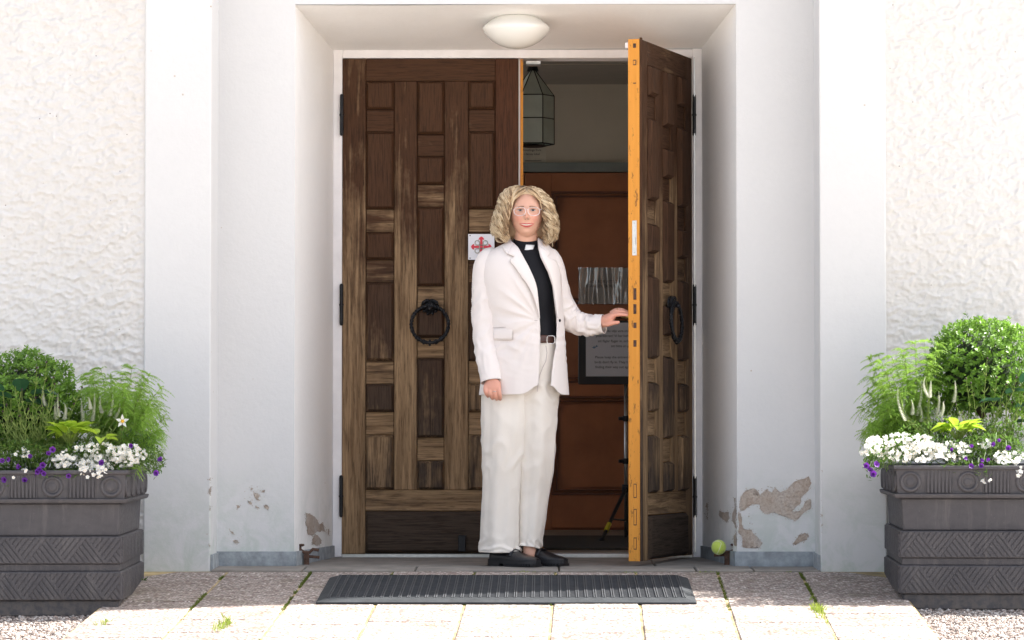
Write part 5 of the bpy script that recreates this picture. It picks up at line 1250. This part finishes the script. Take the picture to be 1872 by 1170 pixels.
# ---- hair
hr_ = random.Random(21); hb = MB(); tone = []
def lock(path, r0, r1, amp, turns, phs, t0, n_=34, ns=5):
    K = catmull(path, n_); P = []; R_ = []
    for k in range(n_):
        u_ = k / (n_ - 1); T = Vector(K[min(k + 1, n_ - 1)] - K[max(k - 1, 0)]).normalized(); c = Vector(K[k]); rad = Vector((c.x, c.y, 0)); s = T.cross(rad).normalized() if rad.length > 1e-4 else T.orthogonal(); q = s.cross(T)
        a = phs + turns * 2 * math.pi * u_ ** 1.1; A = amp * min(1, max(0, (u_ - .10) * 2.4))
        P.append(HC + c + s * A * math.cos(a) + q * A * .7 * math.sin(a)); R_.append((r0 + (r1 - r0) * u_) * (min(1, .35 + u_ * 3)) * (1 if u_ < .85 else max(.12, (1 - u_) / .15)))
    b0 = len(hb.v); hb.tube(P, R_, ns, flat=.62)
    for k in range(n_):
        u_ = k / (n_ - 1); v = t0 * (.62 + .38 * min(1, u_ * 2.6)) + .10 * math.sin(phs * 3 + u_ * 9)
        tone.extend([max(0, min(1, v + .10 * hr_.uniform(-1, 1)))] * ns)
def hairpath(beta, side, layer, length, rp, yroot):
    """from the parting over the skull, then down the side lobe"""
    sb, cb = math.sin(beta), math.cos(beta); wob = hr_.gauss(0, .004)
    prof = [(.010, .114), (.046, .113), (.082, .099), (.110, .070), (.121, .030), (.136, -.015), (.145, -.060), (.133, -.098), (.105, -.124)] if side < 0 else [(.010, .114), (.040, .111), (.074, .094), (.110, .056), (.128, .012), (.141, -.030), (.143, -.062), (.134, -.098), (.108, -.128)]
    pts = []
    for k, (rho, z_) in enumerate(prof):
        u_ = k / (len(prof) - 1)
        if u_ > length: break
        rr = rho * (1 - .26 * layer * u_ ** .6) * (1 + wob * 8 * u_); blend = min(1, u_ * 3.2)
        x_ = side * rr * sb * 1.0; y_ = -rr * cb * .92
        y_ = (1 - blend) * yroot + blend * y_
        if u_ < .3: x_ = side * max(abs(x_), .004 + rp)
        if cb > .25 and z_ < .075: x_ = side * max(abs(x_), .0625 + .012 * (.05 - z_) / .1 * (1 if z_ < .05 else 0))
        zz_ = z_ - (.012 * u_ if side > 0 else .0) + .004 * (1 - u_)
        pts.append((x_ * (.945 if side < 0 else .85) + (-.002 if side < 0 else .003), y_ + .004, zz_))
    return pts
clumps = []
for i in range(190):
    side = -1 if i % 2 else 1
    beta = hr_.uniform(R(50), R(95)) if i % 5 < 3 else hr_.uniform(R(85), R(180))
    clumps.append((side, beta, hr_.uniform(.008, .0150), hr_.uniform(2.6, 5.0), hr_.uniform(0, 6.28), hr_.random() ** .8, hr_.uniform(.80, 1.0) if hr_.random() < .75 else hr_.uniform(.55, .8), hr_.choice((.35, .55, .75, .95, 1.1))))
for i in range(56):      # loose outer curls that break the outline
    clumps.append((-1 if i % 2 else 1, hr_.uniform(R(60), R(120)), hr_.uniform(.013, .019), hr_.uniform(3.5, 6), hr_.uniform(0, 6.28), -.06, hr_.uniform(.6, 1.0), hr_.choice((.5, .8, 1.1))))
for (side, beta, amp, turns, phs, layer, ln, t0) in clumps:
    for j in range(10):
        b2 = beta + hr_.gauss(0, .032); yroot = -.062 + .13 * max(0, (beta - R(50)) / R(130)) + hr_.uniform(-.010, .010)
        pts = hairpath(max(b2, R(50)), side, max(-.12, min(1, layer + hr_.gauss(0, .06))), min(1, ln + hr_.uniform(-.03, .03)), hr_.uniform(0, .01), yroot)
        if len(pts) < 4: continue
        lock(pts, hr_.uniform(.0011, .0022), hr_.uniform(.0008, .0017), amp * hr_.uniform(.85, 1.1), turns + hr_.gauss(0, .03), phs + hr_.gauss(0, .24), max(.05, min(1, (t0 if layer < .6 else t0 * .55) + hr_.gauss(0, .10))), 54, 5)
for i in range(700):      # fine strands and flyaways
    side = -1 if i % 2 else 1; beta = hr_.uniform(R(50), R(178)); yroot = -.062 + .13 * max(0, (beta - R(50)) / R(130))
    pts = hairpath(beta, side, -hr_.uniform(0, .45), hr_.uniform(.5, 1), 0, yroot)
    if len(pts) < 4: continue
    lock(pts, .0008, .0005, hr_.uniform(.005, .013), hr_.uniform(2, 5), hr_.uniform(0, 6.28), hr_.uniform(.5, 1.0), 34, 4)
for side in (-1, 1):      # front hairline sweep framing the forehead
    for k in range(30):
        q = k / 29; x0 = side * (.002 + .004 * q)
        pts = [(x0, -.070 - .004 * q, .088 + .014 * (1 - q) + .004), (side * (.022 + .004 * hr_.random()), -.076, .092 - .010 * q), (side * (.043 + .003 * hr_.random()), -.070, .074 - .008 * q), (side * .0585, -.062, .052), (side * .0665, -.052, .024), (side * (.073 + .006 * hr_.random()), -.045, -.008), (side * (.080 + .015 * hr_.random()), -.045, -.045), (side * (.078 + .012 * hr_.random()), -.040, -.080), (side * (.070 + .01 * hr_.random()), -.036, -.100)]
        lock(pts, .0026, .0022, hr_.uniform(.002, .006), hr_.uniform(1.5, 3.2), hr_.uniform(0, 6.28), hr_.uniform(.3, .95))
for side in (-1, 1):      # locks between the hairline sweep and the side volume
    for k in range(150):
        q = hr_.random(); a = hairpath(R(54) + hr_.random() * .25, side, hr_.uniform(0, .25), 1, 0, -.05)
        f = [(side * -.002, -.060, .114), (side * .022, -.070, .105), (side * .045, -.066, .088), (side * .062, -.058, .060), (side * .070, -.050, .028), (side * .077, -.045, -.008), (side * .084, -.045, -.045), (side * .082, -.040, -.080), (side * .074, -.036, -.104)]
        pts = [tuple(f[i][c_] + (a[i][c_] - f[i][c_]) * q for c_ in range(3)) for i in range(min(len(a), 9))]
        lock(pts, hr_.uniform(.0013, .0026), hr_.uniform(.0010, .0020), hr_.uniform(.004, .010), hr_.uniform(2.2, 4.6), hr_.uniform(0, 6.28), hr_.choice((.4, .6, .8, 1.05)), 44, 5)
hair = hb.build('hair', M['hair'], wm, smooth=True, colors=tone)
# scalp and inner volume of the hair, toned dark below as shade between locks
m = MB(); G = []; tt = []
for zz_, rx_, ry0, ry1 in ((.113, .004, .01, .01), (.108, .036, .040, .045), (.100, .060, .066, .07), (.078, .080, .064, .09), (.045, .077, .045, .1), (.01, .090, .032, .1), (-.03, .102, .024, .098), (-.065, .104, .02, .085), (-.09, .094, .015, .07), (-.10, .06, .005, .05)):
    row = []
    for t in np.linspace(0, 2 * math.pi, 49)[:-1]:
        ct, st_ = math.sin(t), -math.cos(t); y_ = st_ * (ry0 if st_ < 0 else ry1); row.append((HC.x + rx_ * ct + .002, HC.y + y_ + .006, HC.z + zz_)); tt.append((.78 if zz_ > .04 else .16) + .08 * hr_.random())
    G.append(row)
m.grid(G, wrap=True, capends=True); m.build('hair_inner_volume', M['hair'], hair, smooth=True, colors=tt)

# ---- shirt
def torso_rings(keys, n, ns, grow=0.0):
    K = catmull(keys, n); G = []
    for k in K:
        l, r_ = at(k[1], k[0], YW), at(k[2], k[0], YW); cx, rx = (l.x + r_.x) / 2, (r_.x - l.x) / 2 + grow; ry = k[3] + grow
        G.append([(cx + rx * math.sin(t), YW + k[4] - ry * math.cos(t) * abs(math.cos(t)) ** -.12 if abs(math.cos(t)) > 1e-3 else YW + k[4], l.z) for t in np.linspace(-math.pi, math.pi, ns + 1)[:-1]])
    return np.array(G)
SK = [(436, 941, 982, .044, .008), (446, 938, 984, .048, .006), (454, 932, 989, .058, .004), (462, 918, 1000, .075, 0), (480, 900, 1012, .096, 0), (510, 898, 1016, .108, -.004), (545, 902, 1016, .108, -.004), (580, 906, 1014, .102, 0), (632, 906, 1022, .102, 0)]
G = torso_rings(SK, 60, 72); Pn = noise(G * np.array([18, 18, 7])); G[..., 1] -= .004 * Pn
MB().grid(G, wrap=True).build('shirt', M['shirt'], wm, smooth=True)
# collar stand and tab
G = torso_rings([(437, 940.5, 982.5, .046, .006), (442, 939, 984, .050, .005), (452, 936, 987, .056, .004), (460, 933, 990, .062, .003)], 8, 64)
MB().grid(G, wrap=True).build('shirt_collar', M['shirt'], wm, smooth=True, solid=.003)
a0 = at(967, 449, YW).x; m = MB(); rows = []
for t_, py in ((0, 447.5), (.33, 452), (.66, 456.5), (1, 461)):
    row = []
    for s_ in np.linspace(0, 1, 8):
        x_ = at(961.5 - 3.5 * t_ + s_ * (15.5 - .5 * t_), py + s_ * .6, YW - .05); cx = at(963, 450, YW).x; rx = .0575; dx = (x_.x - cx) / rx
        yy = YW + .005 - (.0565 + .008 * t_) * math.sqrt(max(.05, 1 - dx * dx)) * 1.02 - .008; row.append((x_.x, yy, x_.z))
    rows.append(row)
m.grid(rows).build('collar_tab', M['tab'], wm, smooth=True, solid=.0015)

# ---- trousers
def trouser(keys, n, ns, seed, amp):
    def disp(U, A, G):
        v = .0065 * noise(np.stack([np.cos(A) * 2.1 + seed, np.sin(A) * 2.1, U * .8], -1)) * 1.5
        dg = noise(np.stack([np.cos(A) * 1.3 + 5, np.sin(A) * 1.3 + U * 3, U * 8 + seed], -1)); h = 1 - np.abs(dg) * 7
        k = np.exp(-((U - .38) / .10) ** 2) * .6 + np.exp(-((U - .05) / .10) ** 2) * .5 + np.exp(-((U - .93) / .06) ** 2) * .9 + .18
        return amp * (v * 1.2 + .0065 * np.clip(h, -.6, 1) * k)
    return limb(keys, n, ns, 1.0, disp)
tr_ = MB()
GL = trouser([(938, 690, YW, 57, .78), (930, 735, YW, 50, .92), (925, 790, YW - .01, 44, 1.0), (920, 850, YW - .01, 37, 1.0), (917, 900, YW - .005, 34, 1), (915, 950, YW, 34, 1), (914.5, 985, YW, 35, 1), (914.5, 1009, YW, 37, 1)], 130, 96, 1.0, 1)
GR = trouser([(980, 690, YW, 46, .92), (980, 735, YW + .01, 41, 1.1), (981, 790, YW + .015, 36, 1.2), (978, 850, YW + .02, 34, 1.1), (974, 900, YW + .03, 29.5, 1.1), (971, 950, YW + .03, 25.5, 1.2), (968, 985, YW + .03, 22, 1.35), (966, 1002, YW + .025, 21, 1.4)], 130, 96, 4.0, 1)
tr_.grid(GL, wrap=True); tr_.grid(GR, wrap=True)
G = torso_rings([(617, 905, 1020.5, .098, 0), (626, 903, 1021, .102, 0), (640, 898, 1021, .108, 0), (670, 890, 1022, .112, 0), (700, 886, 1021, .108, 0), (728, 890, 1017, .080, 0), (735, 900, 1008, .05, 0)], 50, 96)
k = (G[..., 2].max() - G[..., 2]) / .3; G[..., 1] -= .005 * noise(G * np.array([22, 10, 14])) + .003 * (1 - np.abs(noise(G * np.array([30, 8, 26]))) * 4) * np.clip(k * 3 - .2, 0, 1)
tr_.grid(G, wrap=True)
tro = tr_.build('trousers', M['jeans'], wm, smooth=True, solid=.004)
def seam(pts, off=.0015, r_=.0009, mat='lining'):
    MB().tube(pts, r_, 5).build('seam', M[mat], tro, smooth=True)
seam([tuple(GL[i, 22] + np.array([0, -.001, 0])) for i in range(20, 130, 2)])
for G_ in (GL, GR): MB().tube([tuple(p + np.array([0, -.0005, .0])) for p in G_[-4]], .0010, 5, closed=True).build('hem_stitch', M['lining'], tro)
# fly
f0 = [at(x_, y_, YW - .112) for x_, y_ in ((998, 632), (1000, 645), (998, 660), (992, 672), (987, 685), (984, 700), (982, 716))]; MB().tube([Vector(tuple(p)) + Vector((0, -.002 - .003 * i / 6, 0)) for i, p in enumerate(f0)], .0016, 6).build('fly_edge', M['lining'], tro)
# belt
G = torso_rings([(614, 905.5, 1019.5, .106, 0), (621, 905, 1020, .108, 0), (628, 904.5, 1020.5, .109, 0)], 4, 64); MB().grid(G, wrap=True).build('belt', M['belt'], wm, smooth=True, solid=.003)
bk = MB(); c0 = at(1007, 621, YW - .106); bk.tube([(c0.x + .0165 * math.copysign(abs(math.cos(t)) ** .5, math.cos(t)), c0.y + .010 - .006 * (1 if math.cos(t) < 0 else 0), c0.z + .0165 * math.copysign(abs(math.sin(t)) ** .5, math.sin(t))) for t in np.linspace(0, 6.2832, 25)[:-1]], .0016, 6, closed=True); bk.build('belt_buckle', M['silver'], wm, smooth=True)

# ---- blazer
JK = [(437, 934, 988, .062, .012), (444, 926, 997, .070, .010), (452, 910, 1006, .084, .006), (462, 893, 1015, .100, .002), (478, 882, 1022, .118, 0), (505, 878, 1026, .134, -.002), (540, 882, 1028.5, .138, -.004), (580, 888, 1030, .132, -.004), (615, 888, 1031.5, .130, -.004), (650, 885, 1034, .132, -.004), (690, 880, 1037, .136, -.004), (722, 876, 1040, .138, -.004)]
pLk = [(437, 931), (455, 948), (484, 963.5), (509, 975), (529, 981), (560, 984), (585, 986.5), (620, 987), (655, 986.5), (690, 985), (722, 983)]
pRk = [(437, 983), (455, 984), (472, 988), (500, 1002), (525, 1010), (560, 1014.5), (585, 1018), (620, 1017), (650, 1012.5), (685, 1008), (722, 1007)]
def lin(K, y): return float(np.interp(y, [k[0] for k in K], [k[1] for k in K]))
KJ = catmull(JK, 400); 
def jk(py): i = int(np.clip(np.searchsorted(KJ[:, 0], py), 0, 399)); return KJ[i]
def jpoint(py, t, off=0):
    k = jk(py); l, r_ = at(k[1], py, YW), at(k[2], py, YW); cx, rx = (l.x + r_.x) / 2, (r_.x - l.x) / 2
    c = math.cos(t); return Vector((cx + (rx + off * .3) * math.sin(t), YW + k[4] - (k[3] + off) * math.copysign(abs(c) ** .88, c), l.z))
def jt(px, py):
    k = jk(py); s = ((px - (k[1] + k[2]) / 2) / ((k[2] - k[1]) / 2)); return math.asin(max(-.999, min(.999, s)))
def jfront(px, py, off=0): return jpoint(py, jt(px, py), off)
BTN = jfront(985, 588)
def wr(P):
    dx, dz = P[..., 0] - BTN.x, P[..., 2] - BTN.z; r_ = np.hypot(dx, dz); th_ = np.arctan2(dz, -dx)
    pull = .0060 * (1 - np.abs(noise(np.stack([th_ * 2.6, r_ * 1.5, 0 * r_ + 3], -1))) * 6).clip(-.5, 1) * np.exp(-((r_ - .10) / .11) ** 2) * (dx < 0)
    hang = .0045 * noise(P * np.array([26, 14, 2.2])) * np.clip((1.15 - P[..., 2]) / .3, 0, 1)
    return pull + hang + .0030 * noise(P * np.array([9, 9, 5])) + .0035 * (1 - np.abs(noise(P * np.array([13, 6, 22]) + P[..., [2, 2, 2]] * 6)) * 4) * np.exp(-((P[..., 2] - .93) / .10) ** 2)
rowsy = np.concatenate([np.linspace(437, 700, 110), np.linspace(702, 722, 16)]); G = []
for py in rowsy:
    tL, tR = jt(lin(pLk, py), py), jt(lin(pRk, py), py); row = []
    for s in np.linspace(0, 1, 150):
        t = tR + s * (2 * math.pi + tL - tR); t_ = (t + math.pi) % (2 * math.pi) - math.pi
        yy = py
        de = min(s, 1 - s) * 150 / 9.0
        if py > 700: yy = 700 + (py - 700) * (1 - .75 * math.exp(-de * de * 3.0)) - 0
        if s > .5: yy += 2.0 * (1 - (s - .5) * 2) * 0
        p = jpoint(min(yy, 722), t); row.append(p[:])
    G.append(row)
G = np.array(G); C0 = np.array([at(957, 600, YW).x, YW, 0]); D = G - C0; D[..., 2] = 0; D /= np.linalg.norm(D, axis=2)[..., None] + 1e-9
low = np.clip((700 - rowsy)[:, None] / 260, 0, 1); G = G + D * (wr(G) * np.clip((rowsy[:, None] - 440) / 40, 0, 1))[..., None]
jkt = MB().grid(G).build('blazer', M['blazer'], wm, smooth=True, solid=.0035)
def sl_disp(amp, foci):
    def f(U, A, G_):
        n1 = noise(np.stack([np.cos(A) * 1.2, np.sin(A) * 1.2, U * 7], -1)); n2 = 1 - np.abs(noise(np.stack([np.cos(A) * 1.1 + 7, np.sin(A) * 1.1 + U * 4, U * 13], -1))) * 7
        k = sum(np.exp(-((U - c_) / w_) ** 2) for c_, w_ in foci) + .08
        return amp * (.0035 * n1 + .0050 * np.clip(n2, -.7, 1) * k)
    return f
GS = limb([(908, 461, YW + .004, 5, 1), (902, 463.5, YW + .003, 13, 1.1), (894, 472, YW, 19.5, 1.1), (889, 487, YW - .005, 22.5, 1.1), (887.5, 512, YW - .01, 23.5, 1.1), (886.5, 545, YW - .025, 23.2, 1.05), (885, 580, YW - .042, 21.8, 1), (886.5, 620, YW - .065, 20.6, .95), (892, 660, YW - .10, 19.8, .9), (898, 698, YW - .128, 18.6, .85)], 110, 64, disp=sl_disp(.75, [(.62, .12), (.85, .08)]))
MB().grid(GS, wrap=True).build('sleeve', M['blazer'], jkt, smooth=True, solid=.003)
GS2 = limb([(996, 461, YW + .004, 5, 1), (1001, 463.5, YW + .003, 12, 1.1), (1006, 471, YW, 17.5, 1.1), (1011, 487, YW, 19.5, 1.15), (1015.5, 510, YW + .008, 20, 1.15), (1023, 540, YW + .02, 20.5, 1.1), (1033, 568, YW + .032, 21, 1.05), (1047, 586, YW + .035, 21, 1), (1066, 593.5, YW + .025, 19, 1), (1086, 594, YW + .01, 17.8, 1), (1104, 592.5, YW - .005, 16.8, 1)], 120, 64, disp=sl_disp(1.15, [(.64, .13), (.85, .1)]))
MB().grid(GS2, wrap=True).build('sleeve', M['blazer'], jkt, smooth=True, solid=.003)
# lapels and collar as folded cloth lying on the fronts
def flap(name, inner, outer, off0, off1, par=jkt, nn=28, mm=10, thick=.0022, sgn=1):
    I = catmull(inner, nn); O = catmull(outer, nn); G_ = []
    for a, b_ in zip(I, O):
        row = []
        for s in np.linspace(0, 1, mm):
            x_, y_ = a[0] + (b_[0] - a[0]) * s, a[1] + (b_[1] - a[1]) * s
            row.append(jfront(x_, y_, off0 + (off1 - off0) * s + .004 * math.sin(math.pi * s))[:])
        G_.append(row)
    return MB().grid(G_).build(name, M['blazer'], par, smooth=True, solid=thick)
flap('lapel', [(938, 446), (948, 457), (957, 473), (964.5, 486), (971, 500), (977, 514), (981.5, 530), (984, 552), (985.5, 570), (986.5, 584)], [(927.5, 466), (940.5, 472.5), (933, 479), (940, 489), (947, 499), (955, 510.5), (963.5, 522), (972, 538), (979, 556), (986, 584)], .008, .010)
flap('collar', [(931, 433), (935, 440), (939, 447)], [(915, 443), (920, 455), (928, 467)], .009, .011, nn=10)
flap('lapel', [(983, 449), (986, 462), (990, 474), (997, 488), (1003.5, 502), (1009, 520), (1012.5, 540), (1015, 560), (1018, 583)], [(1006, 465), (1001, 473.5), (1013, 477), (1019.5, 487), (1023.5, 498), (1025, 520), (1025, 540), (1022.5, 560), (1018.5, 583)], .008, .010)
flap('collar', [(983, 436), (983.5, 442), (984, 449)], [(994, 445), (1000, 455), (1006, 466)], .009, .011, nn=10)
def edgeline(pts, off, r_=.0011, par=jkt): MB().tube([jfront(x_, y_, off) for x_, y_ in catmull(pts, 40)], r_, 5).build('stitched_edge', M['lining'], par, smooth=True)
edgeline([(928, 467), (940.5, 473), (933, 479.5), (940, 489.5), (955, 511), (963.5, 522.5), (972, 538.5), (979, 556.5), (985, 580)], .0085, .0010)
edgeline([(1001, 474), (1013, 477.8), (1019.5, 487.8)], .011, .0008)
# pocket flap, welt, buttonhole, buttons
flap('pocket_flap', [(903.5, 601.5), (921, 600.8), (938, 600.5)], [(904, 622), (921, 622.8), (937.5, 622.5)], .0045, .0060, nn=14, mm=6, thick=.003)
edgeline([(902, 600.5), (920, 599.8), (938.5, 599.6)], .007, .0013); edgeline([(904, 622.6), (921, 623.4), (935.5, 623.2), (938.3, 620), (938.5, 601)], .0055, .0007)
edgeline([(977, 587.5), (982.5, 588)], .005, .0013)
p = jfront(1022.5, 587, .007); MB().sphere(p, (.005, .003, .0065), 12, 6).build('button', M['shirt'], jkt, smooth=True)
# rings, shoes
p = at(904, 716, y0 - .026); MB().tube([(p.x + .0105 * math.cos(t), p.y + .008 + .0105 * math.sin(t), p.z) for t in np.linspace(0, 6.2832, 19)[:-1]], .0011, 6, closed=True).build('finger_ring', M['silver'], wm, smooth=True)
p = at(1128, 567.5, y1 + .008); MB().tube([(p.x, p.y + .0108 * math.cos(t), p.z + .0108 * math.sin(t)) for t in np.linspace(0, 6.2832, 19)[:-1]], .0012, 6, closed=True).build('finger_ring', M['gold'], wm, smooth=True)
def shoe(heel, ang, L=.245, z0=-.008):
    o = MB(); ca, sa = math.cos(ang), math.sin(ang)
    def Tr(P): P = np.asarray(P); return np.stack([heel[0] + P[..., 0] * ca - P[..., 1] * sa, heel[1] + P[..., 0] * sa + P[..., 1] * ca, P[..., 2] + z0], -1)
    prof = [(0.0, .022, .058), (.012, .030, .068), (.05, .034, .070), (.085, .035, .064), (.115, .038, .066), (.15, .043, .058), (.185, .046, .046), (.215, .043, .040), (.235, .032, .035), (.246, .012, .030)]
    K = catmull(prof, 40); G_ = []
    for x_, w_, h_ in K:
        row = []
        for t in np.linspace(0, math.pi, 21): c, s = math.cos(t), math.sin(t); row.append((x_, w_ * math.copysign(abs(c) ** .6, c), .024 + (h_ - .024) * s ** .75))
        G_.append(row)
    up = MB().grid(Tr(G_), capends=False)
    u_ = up.build('shoe', M['leather'], wm, smooth=True)
    out = [(x_, w_ + .004) for x_, w_, h_ in K] ; poly = [(x_ + (-.004 if i == 0 else .003 if i == len(out) - 1 else 0), -w_) for i, (x_, w_) in enumerate(out)] + [(x_, w_) for x_, w_ in out[::-1]]
    s_ = MB(); s_.prism(poly, .010, .027, 'z'); s_.v = Tr(np.array(s_.v)).tolist(); s_.build('sole', M['sole'], u_, bevel=.002)
    s_ = MB()
    hp = [q for q in poly if q[0] < .075]; s_.prism(hp, 0, .0105, 'z'); s_.v = Tr(np.array(s_.v)).tolist(); s_.build('heel', M['sole'], u_)
    s_ = MB()
    for i in range(13):
        x_ = .09 + i * .012; w_ = float(np.interp(x_, K[:, 0], K[:, 1])) + .003
        if x_ < .24: s_.box(x_, x_ + .008, -w_, w_, 0, .0105)
    s_.v = Tr(np.array(s_.v)).tolist(); s_.build('tread', M['sole'], u_, kind='stuff')
    st = MB().grid(Tr([[(x_, w_ * 1.03 * math.cos(t), .024 + (h_ - .018) * math.sin(t) ** .75) for t in np.linspace(.25, math.pi - .25, 16)] for x_, w_, h_ in ((.112, .038, .067), (.122, .0385, .066), (.132, .040, .064))])); st.build('saddle_strap', M['leather'], u_, smooth=True, solid=.003)
    bt = MB(); P = Tr([(.122, -.014, .072), (.122, -.006, .0755), (.122, .006, .0755), (.122, .014, .072)]); bt.tube([tuple(q) for q in P], .0017, 6); bt.build('snaffle_bit', M['silver'], u_)
    rim_ = MB(); P = Tr([(x_, w_ + .0035, .0275) for x_, w_, h_ in K]); rim_.tube([tuple(q) for q in P], .0016, 5); P = Tr([(x_, -w_ - .0035, .0275) for x_, w_, h_ in K]); rim_.tube([tuple(q) for q in P], .0016, 5); rim_.build('welt', M['sole'], u_, kind='stuff')
h1 = at(900, 1025, YW + .03); shoe((h1.x, YW + .02), R(-38))
h2 = at(948, 1020, YW + .10); shoe((h2.x, YW + .08), R(-36))
